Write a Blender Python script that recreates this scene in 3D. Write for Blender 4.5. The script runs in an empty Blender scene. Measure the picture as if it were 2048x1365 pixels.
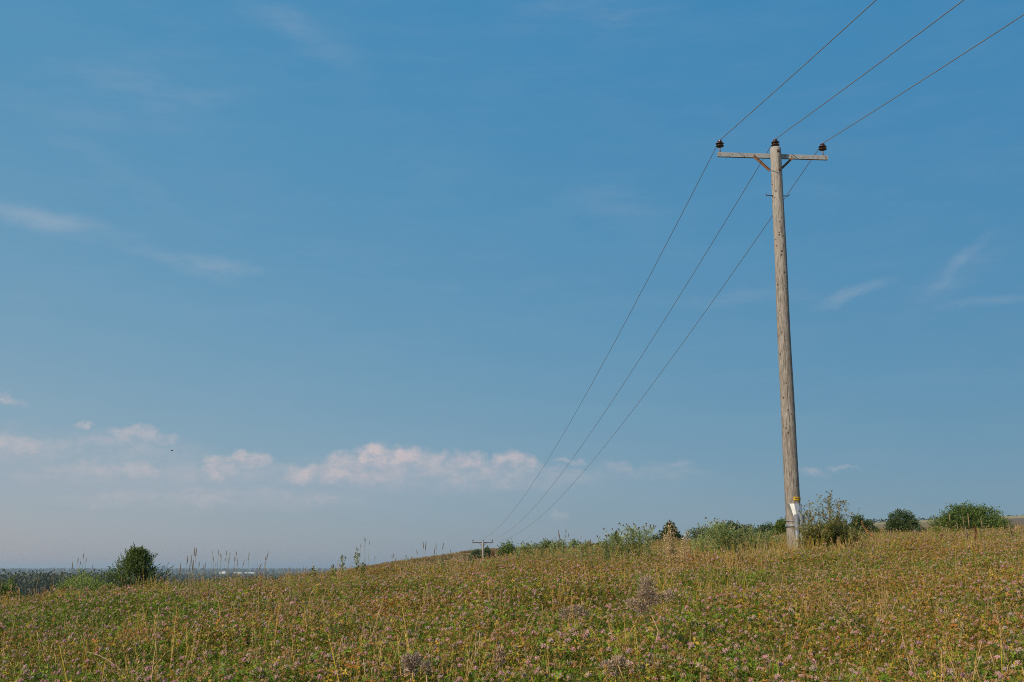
import bpy, math, random
import numpy as np
from mathutils import Vector, Matrix, noise as mnoise

R = math.radians
rng = random.Random(11)
nrg = np.random.default_rng(5)
scene = bpy.context.scene
COL = scene.collection

# ------------------------------------------------------------------ camera
FPX = 2237.0                                  # focal length for a 2048 px wide frame
TH = math.atan(449.5 / FPX)                   # upward pitch
CT, ST = math.cos(TH), math.sin(TH)
EYE = 1.5
cd = bpy.data.cameras.new('camera')
cd.sensor_width = 36
cd.lens = FPX / 2048 * 36
cd.clip_start = .05
cd.clip_end = 90000
cam = bpy.data.objects.new('camera', cd)
cam.location = (0, 0, EYE)
cam.rotation_euler = (R(90) + TH, 0, 0)
COL.objects.link(cam)
scene.camera = cam


def W(px, py, Y):
    """World point at forward distance Y that stands where the photograph shows (px, py)."""
    u = (px - 1024) / FPX
    v = (682.5 - py) / FPX
    t = Y / (CT - v * ST)
    return Vector((u * t, Y, EYE + (ST + v * CT) * t))


def azel(px, py):
    p = W(px, py, 1.0) - Vector((0, 0, EYE))
    return math.atan2(p.x, p.y), math.atan2(p.z, math.hypot(p.x, p.y))


# ------------------------------------------------------------------ terrain heights
DS = np.array([0, 2.5, 5, 8, 12, 16, 20, 26, 35, 50, 75, 125, 165, 220, 350, 700, 1500, 4000, 15000, 40000.])
T_ = {
    -4000: [0, -.1, -.2, -.3, -.5, -.7, -.9, -1.2, -1.6, -2.3, -3.4, -6, -8, -10, -13, -18, -32, -45, -48, -50],
    -700: [0, .3, .53, .52, .48, .38, .18, -.3, -1.2, -2.5, -5, -8, -10, -12, -15, -18, -31, -45, -48, -50],
    0: [0, .35, .59, .60, .64, .62, .44, .0, -.8, -2.2, -4.5, -7, -9, -11, -14, -17, -30, -45, -48, -50],
    300: [0, .35, .59, .64, .73, .80, .76, .5, -.1, -1.5, -3.5, -6.5, -8.5, -10.5, -14, -17, -30, -45, -48, -50],
    600: [0, .35, .6, .67, .80, .90, .94, .88, .45, -.5, -2.5, -5, -4.5, -6.5, -13, -17, -30, -45, -48, -50],
    700: [0, .35, .6, .69, .84, .94, .99, 1.0, .85, .3, -1, -3.2, .95, -2, -10, -16, -30, -45, -48, -50],
    800: [0, .35, .6, .7, .86, .96, 1.02, 1.06, 1.0, .7, 0, -2.4, 2.1, .5, -8, -14, -30, -45, -48, -50],
    900: [0, .35, .61, .71, .89, 1.00, 1.08, 1.14, 1.14, .9, .2, -2.0, 3.15, 1.6, -6, -12, -30, -45, -48, -50],
    960: [0, .35, .61, .72, .9, 1.01, 1.09, 1.17, 1.18, 1.0, .4, -1.5, 3.9, 2.4, -4, -10, -30, -45, -48, -50],
    1050: [0, .35, .62, .73, .91, 1.03, 1.14, 1.28, 1.46, 1.52, 1.3, .6, 4.0, 2.8, -2, -8, -28, -45, -48, -50],
    1300: [0, .35, .62, .74, .93, 1.07, 1.21, 1.41, 1.68, 1.92, 2.0, 2.5, 3.5, 4, 5, 4, -25, -45, -48, -50],
    1600: [0, .35, .62, .76, .97, 1.16, 1.36, 1.6, 1.95, 2.2, 2.5, 4, 5.8, 8, 13.3, 9, -15, -45, -48, -50],
    2048: [0, .35, .62, .78, 1.03, 1.3, 1.52, 1.8, 2.05, 2.25, 2.6, 4.2, 6.2, 9.2, 15.6, 12, -10, -45, -48, -50],
    2750: [0, .35, .62, .8, 1.1, 1.4, 1.65, 1.95, 2.25, 2.5, 2.9, 4.6, 6.8, 10, 17, 14, -8, -45, -48, -50],
}
cols_px = sorted(T_)
NL, NA = 400, 721
LMAX = math.log(1 + 40000 / 4)
lgrid = np.linspace(0, LMAX, NL)
dgrid = (np.exp(lgrid) - 1) * 4
rows = np.array([np.interp(np.log(1 + dgrid / 4), np.log(1 + DS / 4), T_[k]) for k in cols_px])
ker = np.array([1, 3, 4, 3, 1.]) / 12
for _ in range(2):
    p = np.pad(rows, ((0, 0), (2, 2)), mode='edge')
    rows = sum(ker[i] * p[:, i:i + NL] for i in range(5))
back = rows[cols_px.index(-4000)]
caz = [-math.pi, -1.5] + [math.atan((k - 1024) / (FPX * CT)) for k in cols_px[1:]] + [1.5, math.pi]
crow = np.array([back, back] + [rows[i] for i in range(1, len(cols_px))] + [back, back])
agrid = np.linspace(-math.pi, math.pi, NA * 4 - 3)
NA = len(agrid)
HT = np.array([np.interp(agrid, caz, crow[:, j]) for j in range(NL)]).T
for _ in range(6):
    p = np.pad(HT, ((2, 2), (0, 0)), mode='wrap')
    HT = sum(ker[i] * p[i:i + NA] for i in range(5))


def ground_np(x, y):
    d = np.hypot(x, y)
    a = (np.arctan2(x, y) + math.pi) / (2 * math.pi) * (NA - 1)
    l = np.clip(np.log(1 + d / 4) / LMAX * (NL - 1), 0, NL - 1.001)
    a = np.clip(a, 0, NA - 1.001)
    i, j = a.astype(int), l.astype(int)
    fa, fl = a - i, l - j
    h = (HT[i, j] * (1 - fa) * (1 - fl) + HT[i + 1, j] * fa * (1 - fl) + HT[i, j + 1] * (1 - fa) * fl + HT[i + 1, j + 1] * fa * fl)
    amp = np.clip(d / 60, 0, 1) * .03 + .02
    return h + amp * (np.sin(x * 1.3 + 1) * np.sin(y * 1.1) + .6 * np.sin(x * .47 + y * .31))


def gz(x, y):
    return float(ground_np(np.array([x], float), np.array([y], float))[0])


# ------------------------------------------------------------------ mesh builder
class MB:
    def __init__(s):
        s.v, s.f, s.c, s.m, s.sm = [], [], [], [], []

    def face(s, idx, c, m=0, smooth=False):
        s.f.append(idx); s.c.append(c); s.m.append(m); s.sm.append(smooth)

    def tube(s, pts, rad, n, c, m=0, cap=True, smooth=True):
        pts = [Vector(p) for p in pts]
        if not isinstance(rad, (list, tuple)):
            rad = [rad] * len(pts)
        b = len(s.v)
        up = Vector((0, 0, 1))
        for i, p in enumerate(pts):
            t = (pts[min(i + 1, len(pts) - 1)] - pts[max(i - 1, 0)]).normalized()
            ref = Vector((1, 0, 0)) if abs(t.z) > .7 else up
            a = t.cross(ref).normalized()
            bb = t.cross(a).normalized()
            for k in range(n):
                an = 2 * math.pi * k / n
                s.v.append(p + (a * math.cos(an) + bb * math.sin(an)) * rad[i])
        for i in range(len(pts) - 1):
            for k in range(n):
                q = b + i * n
                s.face((q + k, q + (k + 1) % n, q + n + (k + 1) % n, q + n + k), c, m, smooth)
        if cap and n > 2:
            s.face(tuple(range(b + n - 1, b - 1, -1)), c, m)
            e = b + (len(pts) - 1) * n
            s.face(tuple(range(e, e + n)), c, m)

    def leaf(s, p, d, nrm, ln, wd, c, fold=.0, m=0, tip=.35):
        """Four sided leaf blade from p along d."""
        p = Vector(p); d = Vector(d).normalized()
        side = d.cross(Vector(nrm))
        if side.length < 1e-4:
            side = d.cross(Vector((.3, .7, .2)))
        side.normalize()
        up = side.cross(d)
        mid = p + d * ln * (1 - tip)
        b = len(s.v)
        s.v += [p, mid + side * wd * .5 + up * fold * wd, p + d * ln, mid - side * wd * .5 + up * fold * wd]
        if fold:
            s.face((b, b + 1, b + 2), c, m); s.face((b, b + 2, b + 3), c, m)
        else:
            s.face((b, b + 1, b + 2, b + 3), c, m)

    def blade(s, pts, w0, c, m=0):
        """Ribbon (grass blade) through pts tapering to a point."""
        pts = [Vector(p) for p in pts]
        t = (pts[-1] - pts[0])
        side = t.cross(Vector((rng.uniform(-1, 1), rng.uniform(-1, 1), .2)))
        if side.length < 1e-5:
            side = Vector((1, 0, 0))
        side.normalize()
        b = len(s.v); n = len(pts)
        for i, p in enumerate(pts):
            w = w0 * (1 - i / (n - 1)) ** .6
            s.v += [p - side * w / 2, p + side * w / 2]
        for i in range(n - 1):
            q = b + 2 * i
            s.face((q, q + 1, q + 3, q + 2), c, m)

    def blob(s, ce, r, c, nu=8, nv=5, jit=0, m=0, smooth=True):
        ce = Vector(ce)
        if not isinstance(r, (tuple, list)):
            r = (r, r, r)
        b = len(s.v)
        s.v.append(ce + Vector((0, 0, -r[2])))
        for j in range(1, nv):
            ph = -math.pi / 2 + math.pi * j / nv
            for i in range(nu):
                th = 2 * math.pi * (i + .5 * (j % 2)) / nu
                k = 1 + rng.uniform(-jit, jit)
                s.v.append(ce + Vector((r[0] * math.cos(ph) * math.cos(th) * k, r[1] * math.cos(ph) * math.sin(th) * k, r[2] * math.sin(ph) * k)))
        s.v.append(ce + Vector((0, 0, r[2])))
        top = len(s.v) - 1
        for i in range(nu):
            s.face((b, b + 1 + (i + 1) % nu, b + 1 + i), c, m, smooth)
            for j in range(nv - 2):
                q = b + 1 + j * nu
                s.face((q + i, q + (i + 1) % nu, q + nu + (i + 1) % nu, q + nu + i), c, m, smooth)
            q = b + 1 + (nv - 2) * nu
            s.face((q + i, q + (i + 1) % nu, top), c, m, smooth)

    def lathe(s, prof, n, c, m=0, ce=(0, 0, 0), smooth=True):
        ce = Vector(ce); b = len(s.v)
        for (r, z) in prof:
            for k in range(n):
                a = 2 * math.pi * k / n
                s.v.append(ce + Vector((r * math.cos(a), r * math.sin(a), z)))
        for i in range(len(prof) - 1):
            for k in range(n):
                q = b + i * n
                s.face((q + k, q + (k + 1) % n, q + n + (k + 1) % n, q + n + k), c, m, smooth)
        s.face(tuple(range(b + n - 1, b - 1, -1)), c, m)
        e = b + (len(prof) - 1) * n
        s.face(tuple(range(e, e + n)), c, m)

    def box(s, mat, sx, sy, sz, c, m=0):
        b = len(s.v)
        for x in (-1, 1):
            for y in (-1, 1):
                for z in (-1, 1):
                    s.v.append(mat @ Vector((x * sx / 2, y * sy / 2, z * sz / 2)))
        for q in ((0, 1, 3, 2), (4, 6, 7, 5), (0, 4, 5, 1), (2, 3, 7, 6), (0, 2, 6, 4), (1, 5, 7, 3)):
            s.face(tuple(b + i for i in q), c, m)

    def mesh(s, name, mats):
        me = bpy.data.meshes.new(name)
        me.from_pydata([tuple(v) for v in s.v], [], s.f)
        if not isinstance(mats, (list, tuple)):
            mats = [mats]
        for mt in mats:
            me.materials.append(mt)
        n = len(s.f)
        me.polygons.foreach_set('material_index', s.m)
        me.polygons.foreach_set('use_smooth', s.sm)
        lens = np.array([len(f) for f in s.f])
        ca = np.ones((n, 4), np.float32); ca[:, :3] = np.array(s.c, np.float32).reshape(n, 3)
        at = me.color_attributes.new('Col', 'FLOAT_COLOR', 'CORNER')
        at.data.foreach_set('color', np.repeat(ca, lens, axis=0).ravel())
        me.update()
        return me

    def build(s, name, mats, parent=None, loc=None, bevel=0):
        o = bpy.data.objects.new(name, s.mesh(name, mats))
        COL.objects.link(o)
        if parent:
            o.parent = parent
        if loc is not None:
            o.location = loc
        if bevel:
            bm = o.modifiers.new('bevel', 'BEVEL'); bm.width = bevel; bm.segments = 2
        return o


def tag(o, label=None, cat=None, group=None, kind=None):
    if label: o['label'] = label
    if cat: o['category'] = cat
    if group: o['group'] = group
    if kind: o['kind'] = kind
    return o


def empty(name, loc, rz=0):
    o = bpy.data.objects.new(name, None)
    o.empty_display_size = .2
    o.location = loc; o.rotation_euler = (0, 0, rz)
    COL.objects.link(o)
    return o


def copy_tree(o, parent=None):
    c = o.copy(); COL.objects.link(c)
    if parent: c.parent = parent
    for ch in list(o.children):
        copy_tree(ch, c)
    return c


def jit(c, k=.2):
    a = 1 + rng.uniform(-k, k)
    return tuple(max(0, x * a * (1 + rng.uniform(-k, k) * .35)) for x in c)


def mixc(a, b, t):
    return tuple(x * (1 - t) + y * t for x, y in zip(a, b))


# ------------------------------------------------------------------ materials
class NT:
    def __init__(s, nt):
        s.nt = nt; nt.nodes.clear()

    def n(s, typ, **kw):
        nd = s.nt.nodes.new(typ)
        for k, v in kw.items():
            if k == 'inp':
                for kk, vv in v.items():
                    sock = nd.inputs[kk]
                    if isinstance(vv, bpy.types.NodeSocket):
                        s.nt.links.new(vv, sock)
                    else:
                        sock.default_value = vv
            else:
                setattr(nd, k, v)
        return nd

    def math(s, op, a, b=0, c=0, clamp=False):
        nd = s.n('ShaderNodeMath', operation=op, use_clamp=clamp, inp={0: a, 1: b, 2: c})
        return nd.outputs[0]

    def mix(s, fac, a, b, blend='MIX'):
        nd = s.n('ShaderNodeMix', data_type='RGBA', blend_type=blend, inp={0: fac, 6: a, 7: b})
        return nd.outputs[2]

    def rampf(s, x, a, b, lo=0., hi=1., typ='SMOOTHSTEP'):
        nd = s.n('ShaderNodeMapRange', interpolation_type=typ, inp={0: x, 1: a, 2: b, 3: lo, 4: hi})
        return nd.outputs[0]

    def noise(s, vec, scale, detail=4, rough=.55, dim='3D'):
        nd = s.n('ShaderNodeTexNoise', noise_dimensions=dim, inp={'Vector': vec, 'Scale': scale, 'Detail': detail, 'Roughness': rough})
        return nd.outputs[0]


def material(name):
    m = bpy.data.materials.new(name); m.use_nodes = True
    return m, NT(m.node_tree)


def c4(c):
    return (c[0], c[1], c[2], 1)


def foliage_mat(name, var=.45, trans=.3, rough=.55, spec=.25):
    m, t = material(name)
    a = t.n('ShaderNodeAttribute', attribute_name='Col')
    oi = t.n('ShaderNodeObjectInfo')
    v = t.math('MULTIPLY_ADD', oi.outputs['Random'], var, 1 - var / 2)
    hs = t.n('ShaderNodeHueSaturation', inp={'Hue': .5, 'Saturation': 1., 'Value': v, 'Color': a.outputs['Color']})
    pb = t.n('ShaderNodeBsdfPrincipled', inp={'Base Color': hs.outputs[0], 'Roughness': rough, 'Specular IOR Level': spec})
    tr = t.n('ShaderNodeBsdfTranslucent', inp={'Color': hs.outputs[0]})
    mx = t.n('ShaderNodeMixShader', inp={0: trans, 1: pb.outputs[0], 2: tr.outputs[0]})
    out = t.n('ShaderNodeOutputMaterial', inp={'Surface': mx.outputs[0]})
    return m


M_LEAF = foliage_mat('leafy_green', trans=.28, spec=.3)
M_DRY = foliage_mat('dry_plant', var=.3, trans=.15, rough=.7, spec=.15)
M_HEAD = foliage_mat('flower_petal', var=.35, trans=.2, rough=.8, spec=.1)
M_TREE = foliage_mat('tree_leaf', var=.1, trans=.32, rough=.5, spec=.3)


def bark_mat():
    m, t = material('bark')
    tc = t.n('ShaderNodeTexCoord')
    nz = t.noise(tc.outputs['Object'], 14, 5)
    cr = t.mix(nz, c4((.05, .04, .03)), c4((.17, .14, .11)))
    pb = t.n('ShaderNodeBsdfPrincipled', inp={'Base Color': cr, 'Roughness': .9})
    t.n('ShaderNodeOutputMaterial', inp={'Surface': pb.outputs[0]})
    return m


M_BARK = bark_mat()


def wood_mat():
    m, t = material('weathered_pole_wood')
    tc = t.n('ShaderNodeTexCoord')
    mp = t.n('ShaderNodeMapping', inp={'Vector': tc.outputs['Object'], 'Scale': (1, 1, .10)})
    mp2 = t.n('ShaderNodeMapping', inp={'Vector': tc.outputs['Object'], 'Scale': (1, 1, .022)})
    g1 = t.noise(mp.outputs[0], 55, 6, .7)
    g2 = t.noise(mp2.outputs[0], 58, 5, .62)
    big = t.noise(tc.outputs['Object'], 2.3, 5, .65)
    speck = t.noise(tc.outputs['Object'], 48, 4, .75)
    base = t.mix(t.rampf(g1, .28, .72), c4((.075, .066, .058)), c4((.37, .335, .312)))
    base = t.mix(t.rampf(big, .40, .66, 0, .5), base, c4((.195, .160, .135)))
    # the upper third is bleached greyer than the foot
    sx = t.n('ShaderNodeSeparateXYZ', inp={0: tc.outputs['Object']})
    base = t.mix(t.rampf(sx.outputs[2], 4.4, 8.6, 0, .42), base, c4((.39, .368, .352)))
    crack = t.rampf(g2, .365, .405, 1, 0)
    base = t.mix(t.math('MULTIPLY', crack, .8), base, c4((.05, .037, .028)))
    base = t.mix(t.rampf(speck, .58, .70, 0, .55), base, c4((.085, .065, .05)))
    hgt = t.math('SUBTRACT', g1, t.math('MULTIPLY', crack, .6))
    bp = t.n('ShaderNodeBump', inp={'Strength': .55, 'Distance': .012, 'Height': hgt})
    pb = t.n('ShaderNodeBsdfPrincipled', inp={'Base Color': base, 'Roughness': .85, 'Specular IOR Level': .2, 'Normal': bp.outputs[0]})
    t.n('ShaderNodeOutputMaterial', inp={'Surface': pb.outputs[0]})
    return m


M_WOOD = wood_mat()


def metal_mat(name, c1, c2, rust, rough, metallic, rust_amt=.5, nscale=9):
    m, t = material(name)
    tc = t.n('ShaderNodeTexCoord')
    a = t.noise(tc.outputs['Object'], nscale, 5, .6)
    b = t.noise(tc.outputs['Object'], nscale * 3.1, 5, .7)
    col = t.mix(a, c4(c1), c4(c2))
    rm = t.rampf(b, .66 - rust_amt * .3, .74 - rust_amt * .25)
    col = t.mix(rm, col, c4(rust))
    mt = t.math('MULTIPLY', t.math('SUBTRACT', 1, rm), metallic)
    rg = t.math('MULTIPLY_ADD', rm, .4, t.math('MULTIPLY_ADD', a, .18, rough - .06))
    bp = t.n('ShaderNodeBump', inp={'Strength': .12, 'Distance': .004, 'Height': b})
    pb = t.n('ShaderNodeBsdfPrincipled', inp={'Base Color': col, 'Roughness': rg, 'Metallic': mt, 'Normal': bp.outputs[0]})
    t.n('ShaderNodeOutputMaterial', inp={'Surface': pb.outputs[0]})
    return m


M_GALV = metal_mat('dull_galvanised_steel', (.25, .262, .28), (.355, .365, .38), (.17, .085, .045), .6, .25, .36, 7)
M_RUST = metal_mat('rusty_steel', (.16, .085, .05), (.27, .14, .075), (.10, .055, .035), .75, .1, .6, 12)
M_DARKIRON = metal_mat('dark_iron', (.05, .04, .036), (.10, .075, .06), (.13, .06, .03), .7, .2, .3, 30)
M_ZINC = metal_mat('bright_zinc_sheet', (.52, .53, .55), (.66, .67, .69), (.45, .43, .41), .36, .9, -.1, 6)
M_PIPE = metal_mat('grey_conduit', (.17, .175, .19), (.24, .245, .265), (.3, .26, .22), .45, .3, .0, 8)
M_WIRE = metal_mat('stranded_conductor', (.17, .15, .13), (.27, .24, .20), (.11, .09, .075), .55, .35, .3, 20)


def plain_mat(name, col, rough=.6, metallic=0, coat=0):
    m, t = material(name)
    tc = t.n('ShaderNodeTexCoord')
    a = t.noise(tc.outputs['Object'], 22, 5, .6)
    cc = t.mix(a, c4([x * .75 for x in col]), c4([min(1, x * 1.2) for x in col]))
    pb = t.n('ShaderNodeBsdfPrincipled', inp={'Base Color': cc, 'Roughness': rough, 'Metallic': metallic, 'Coat Weight': coat})
    t.n('ShaderNodeOutputMaterial', inp={'Surface': pb.outputs[0]})
    return m


M_PORC = plain_mat('brown_porcelain', (.045, .017, .013), .35, 0, .15)
M_YELLOW = plain_mat('yellow_plate', (.72, .42, .015), .5)
M_INK = plain_mat('dark_print', (.05, .035, .02), .6)
M_KNOT = plain_mat('dark_knot', (.055, .036, .026), .9)
M_WHITEWALL = plain_mat('white_wall', (.78, .77, .74), .7)
M_GREYROOF = plain_mat('pale_sheet_roof', (.42, .43, .45), .6)
M_REDROOF = plain_mat('red_tile_roof', (.33, .10, .06), .8)
M_BIRD = plain_mat('dark_feather', (.03, .028, .027), .7)


def ground_mat():
    m, t = material('earth_and_fields')
    a = t.n('ShaderNodeAttribute', attribute_name='Col')
    ge = t.n('ShaderNodeNewGeometry')
    n1 = t.noise(ge.outputs['Position'], 3.0, 6, .65)
    n2 = t.noise(ge.outputs['Position'], .25, 5, .6)
    v = t.math('ADD', t.math('MULTIPLY_ADD', n1, .7, .45), t.math('MULTIPLY_ADD', n2, .6, -.1))
    hs = t.n('ShaderNodeHueSaturation', inp={'Hue': .5, 'Saturation': 1., 'Value': v, 'Color': a.outputs['Color']})
    bp = t.n('ShaderNodeBump', inp={'Strength': .6, 'Distance': .05, 'Height': n1})
    pb = t.n('ShaderNodeBsdfPrincipled', inp={'Base Color': hs.outputs[0], 'Roughness': .95, 'Specular IOR Level': .1, 'Normal': bp.outputs[0]})
    t.n('ShaderNodeOutputMaterial', inp={'Surface': pb.outputs[0]})
    return m


# ------------------------------------------------------------------ ground: one sheet to the horizon
def build_ground():
    az = np.concatenate([np.linspace(-math.pi, -.75, 50, endpoint=False), np.linspace(-.75, .75, 330, endpoint=False), np.linspace(.75, math.pi, 50, endpoint=False)])
    rad = np.concatenate([np.linspace(.4, 8, 26, endpoint=False), 8 * (30000 / 8) ** np.linspace(0, 1, 230)])
    A, D = np.meshgrid(az, rad)
    X, Y = D * np.sin(A), D * np.cos(A)
    Z = ground_np(X, Y)
    far = D > 500
    Z = Z + np.where(far, 2.5 * np.sin(X * .004 + 2) * np.sin(Y * .003) * np.clip((D - 500) / 800, 0, 1), 0)
    na, nr = len(az), len(rad)
    V = np.stack([X, Y, Z], -1).reshape(-1, 3)
    V = np.vstack([[[0, 0, 0]], V])
    faces = []
    for j in range(nr - 1):
        for i in range(na):
            a0, a1 = 1 + j * na + i, 1 + j * na + (i + 1) % na
            faces.append((a0, a0 + na, a1 + na, a1))
    for i in range(na):
        faces.append((0, 1 + i, 1 + (i + 1) % na))
    me = bpy.data.meshes.new('ground')
    me.from_pydata(V.tolist(), [], faces)
    me.polygons.foreach_set('use_smooth', [True] * len(faces))
    c = np.zeros((len(V), 4), np.float32); c[:, 3] = 1
    x, y = V[:, 0], V[:, 1]; d = np.hypot(x, y); a = np.arctan2(x, y)
    near = np.array([.055, .048, .02]); c[:, :3] = near
    hill = (d > 60) & (d < 420)
    c[hill, :3] = (.23, .17, .09)
    pl = (d > 60) & (d < 420) & (a > .37)
    c[pl, :3] = (.17, .125, .095)
    st = (d >= 255) & (d < 420) & (a > .18)
    c[st, :3] = (.33, .27, .145)
    fld = d >= 420
    cell = (np.floor(x / 420 + .5 * np.sin(y / 300)) * 7 + np.floor(y / 330) * 13).astype(int) % 5
    pal = np.array([(.07, .085, .035), (.20, .17, .085), (.06, .08, .035), (.10, .11, .045), (.16, .14, .075)])
    c[fld, :3] = pal[cell[fld]]
    at = me.color_attributes.new('Col', 'FLOAT_COLOR', 'POINT')
    at.data.foreach_set('color', c.ravel())
    me.materials.append(ground_mat())
    o = bpy.data.objects.new('ground', me); COL.objects.link(o)
    o['kind'] = 'structure'


build_ground()

# ------------------------------------------------------------------ meadow plants (ground cover)
GREEN = [(0.131, 0.219, 0.009), (0.180, 0.252, 0.011), (0.086, 0.173, 0.007), (0.219, 0.257, 0.014), (0.127, 0.192, 0.019)]
YELL = [(0.405, 0.262, 0.023), (0.343, 0.233, 0.021), (0.449, 0.284, 0.037), (0.290, 0.225, 0.025)]
ORNG = [(0.470, 0.184, 0.025), (0.397, 0.126, 0.018), (0.325, 0.112, 0.016), (0.487, 0.256, 0.050)]
STRAW = [(0.492, 0.342, 0.164), (0.420, 0.281, 0.129), (0.529, 0.392, 0.205), (0.337, 0.218, 0.098)]
PINK = [(0.626, 0.294, 0.340), (0.552, 0.248, 0.313), (0.644, 0.368, 0.386), (0.478, 0.248, 0.322)]
PALE = [(0.510, 0.327, 0.275), (0.475, 0.301, 0.232), (0.510, 0.370, 0.327)]
BROWNH = [(0.423, 0.207, 0.079), (0.460, 0.238, 0.101), (0.350, 0.150, 0.048), (0.460, 0.273, 0.150)]


def trefoil(b, p, size, col, tilt):
    az0 = rng.uniform(0, 6.28)
    nrm = Vector((math.sin(tilt) * math.cos(az0), math.sin(tilt) * math.sin(az0), math.cos(tilt)))
    t1 = nrm.cross(Vector((0.3, .5, .1))).normalized(); t2 = nrm.cross(t1)
    a0 = rng.uniform(0, 6.28)
    for k in range(3):
        a = a0 + k * 2.094
        b.leaf(p, t1 * math.cos(a) + t2 * math.sin(a) + nrm * .15, nrm, size, size * .62, jit(col, .16), .12, 0, .42)


def clover_head(b, p, r, cols, brown, m):
    p = Vector(p)
    c0 = rng.choice(cols)
    base = mixc(c0, (.20, .20, .07), .45)
    b.blob(p, (r * .72, r * .72, r * .75), base, 6, 4, .1, m)
    n = 30
    for k in range(n):
        z = 1 - 1.75 * (k + .5) / n
        a = k * 2.39996 + rng.uniform(-.2, .2)
        q = math.sqrt(max(0, 1 - z * z))
        d = Vector((q * math.cos(a), q * math.sin(a), z - (.5 if brown else -.15)))
        o = p + Vector((q * math.cos(a), q * math.sin(a), z)) * r * .55
        c = jit(mixc(c0, mixc(c0, (.55, .44, .40), .4), max(0, -z * .6 + .2)), .14)
        b.leaf(o, d, Vector((rng.uniform(-1, 1), rng.uniform(-1, 1), .4)), r * rng.uniform(.6, .85), r * .34, c, 0, m, .45)


def clover_plant(palette, nleaf, heads, brown, tall):
    b = MB()
    for _ in range(nleaf):
        a, rr = rng.uniform(0, 6.28), .17 * math.sqrt(rng.random())
        z = (.05 + .265 * rng.random() ** .65) * tall
        p = (rr * math.cos(a), rr * math.sin(a), z)
        trefoil(b, p, rng.uniform(.0105, .0205), rng.choice(palette), rng.uniform(0, 1.25))
    for _ in range(18):
        a, rr = rng.uniform(0, 6.28), .06 * rng.random()
        e = Vector((rng.uniform(-.16, .16), rng.uniform(-.16, .16), rng.uniform(.18, .37) * tall))
        s0 = Vector((rr * math.cos(a), rr * math.sin(a), 0))
        b.blade([s0, (s0 + e) / 2 + Vector((0, 0, .03)), e], .0034, jit(rng.choice(palette + STRAW[3:]), .25))
    for k in range(heads + brown):
        e = Vector((rng.uniform(-.15, .15), rng.uniform(-.15, .15), rng.uniform(.24, .36) * tall))
        s0 = e * .2; s0.z = 0
        b.tube([s0, (s0 + e) / 2 + Vector((rng.uniform(-.01, .01), 0, .02)), e], .0015, 3, jit((.17, .16, .05), .2), 0, False)
        if k < heads:
            clover_head(b, e, rng.uniform(.0080, .0112), PINK if rng.random() < .6 else PALE, False, 1)
        else:
            clover_head(b, e, rng.uniform(.0060, .0092), BROWNH, True, 1)
        trefoil(b, e - Vector((0, 0, .016)), rng.uniform(.014, .022), rng.choice(palette), .6)
    return b


def grass_tuft(palette, n, h, spread, w):
    b = MB()
    for _ in range(n):
        a = rng.uniform(0, 6.28); r0 = rng.uniform(0, .05)
        s0 = Vector((r0 * math.cos(a), r0 * math.sin(a), 0))
        hh = h * rng.uniform(.5, 1.1); l = spread * rng.uniform(.2, 1)
        d = Vector((math.cos(a), math.sin(a), 0))
        b.blade([s0, s0 + d * l * .3 + Vector((0, 0, hh * .55)), s0 + d * l * .75 + Vector((0, 0, hh * .9)), s0 + d * l * 1.2 + Vector((0, 0, hh * rng.uniform(.8, 1.02)))], w * rng.uniform(.6, 1.2), jit(rng.choice(palette), .25))
    return b


def seed_stem(b, base, top, bend, hl, hr, cs, ch, m=1):
    """Thin grass stem with a spike of seeds at its top."""
    base, top = Vector(base), Vector(top)
    pts = []
    for k in range(6):
        t = k / 5
        pts.append(base.lerp(top, t) + Vector(bend) * (t * t - t) * -1)
    b.tube(pts, [.0022, .0020, .0018, .0016, .0014, .0012], 3, cs, 0, False)
    d = (pts[-1] - pts[-2]).normalized()
    n = max(10, int(hl / .0045))
    for k in range(n):
        t = k / n
        a = k * 2.4
        q = d.cross(Vector((math.cos(a), math.sin(a), .1))).normalized()
        r = hr * (1 - abs(t - .4) * .9)
        b.leaf(top - d * hl * (1 - t), d * 1.1 + q * .75, q, hr * 2.6, hr * .9, jit(ch, .22), 0, m, .4)
    b.tube([top - d * hl, top], hr * .5, 4, ch, m)
    return b


def dry_stems(k=1.0):
    b = MB()
    for _ in range(3):
        e = Vector((rng.uniform(-.1, .1), rng.uniform(-.1, .1), rng.uniform(.32, .46) * k))
        seed_stem(b, (rng.uniform(-.04, .04), rng.uniform(-.04, .04), 0), e, (rng.uniform(-.06, .06), rng.uniform(-.06, .06), 0), rng.uniform(.05, .11), .0035, rng.choice(STRAW), rng.choice(STRAW), 0)
    return b


def golden_stems():
    b = MB()
    gold = [(.56, .37, .11), (.50, .31, .10), (.58, .42, .17)]
    for _ in range(4):
        s0 = Vector((rng.uniform(-.05, .05), rng.uniform(-.05, .05), 0))
        e = Vector((rng.uniform(-.12, .12), rng.uniform(-.12, .12), rng.uniform(.36, .62)))
        c = rng.choice(gold)
        b.tube([s0, s0.lerp(e, .5) + Vector((rng.uniform(-.02, .02), rng.uniform(-.02, .02), 0)), e], [.0028, .0022, .0014], 3, c, 0, False)
        for k in range(70):
            u = rng.uniform(.4, 1); p = s0.lerp(e, u); a = rng.uniform(0, 6.28)
            b.leaf(p, (math.cos(a), math.sin(a), rng.uniform(.2, 1.3)), (0, 0, 1), rng.uniform(.010, .022), .0045, jit(c, .25), .1)
    return b


def source_collection(name, meshes):
    c = bpy.data.collections.new(name)
    for i, (me) in enumerate(meshes):
        o = bpy.data.objects.new('%s_%02d' % (name, i), me)
        c.objects.link(o)
    return c


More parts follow.
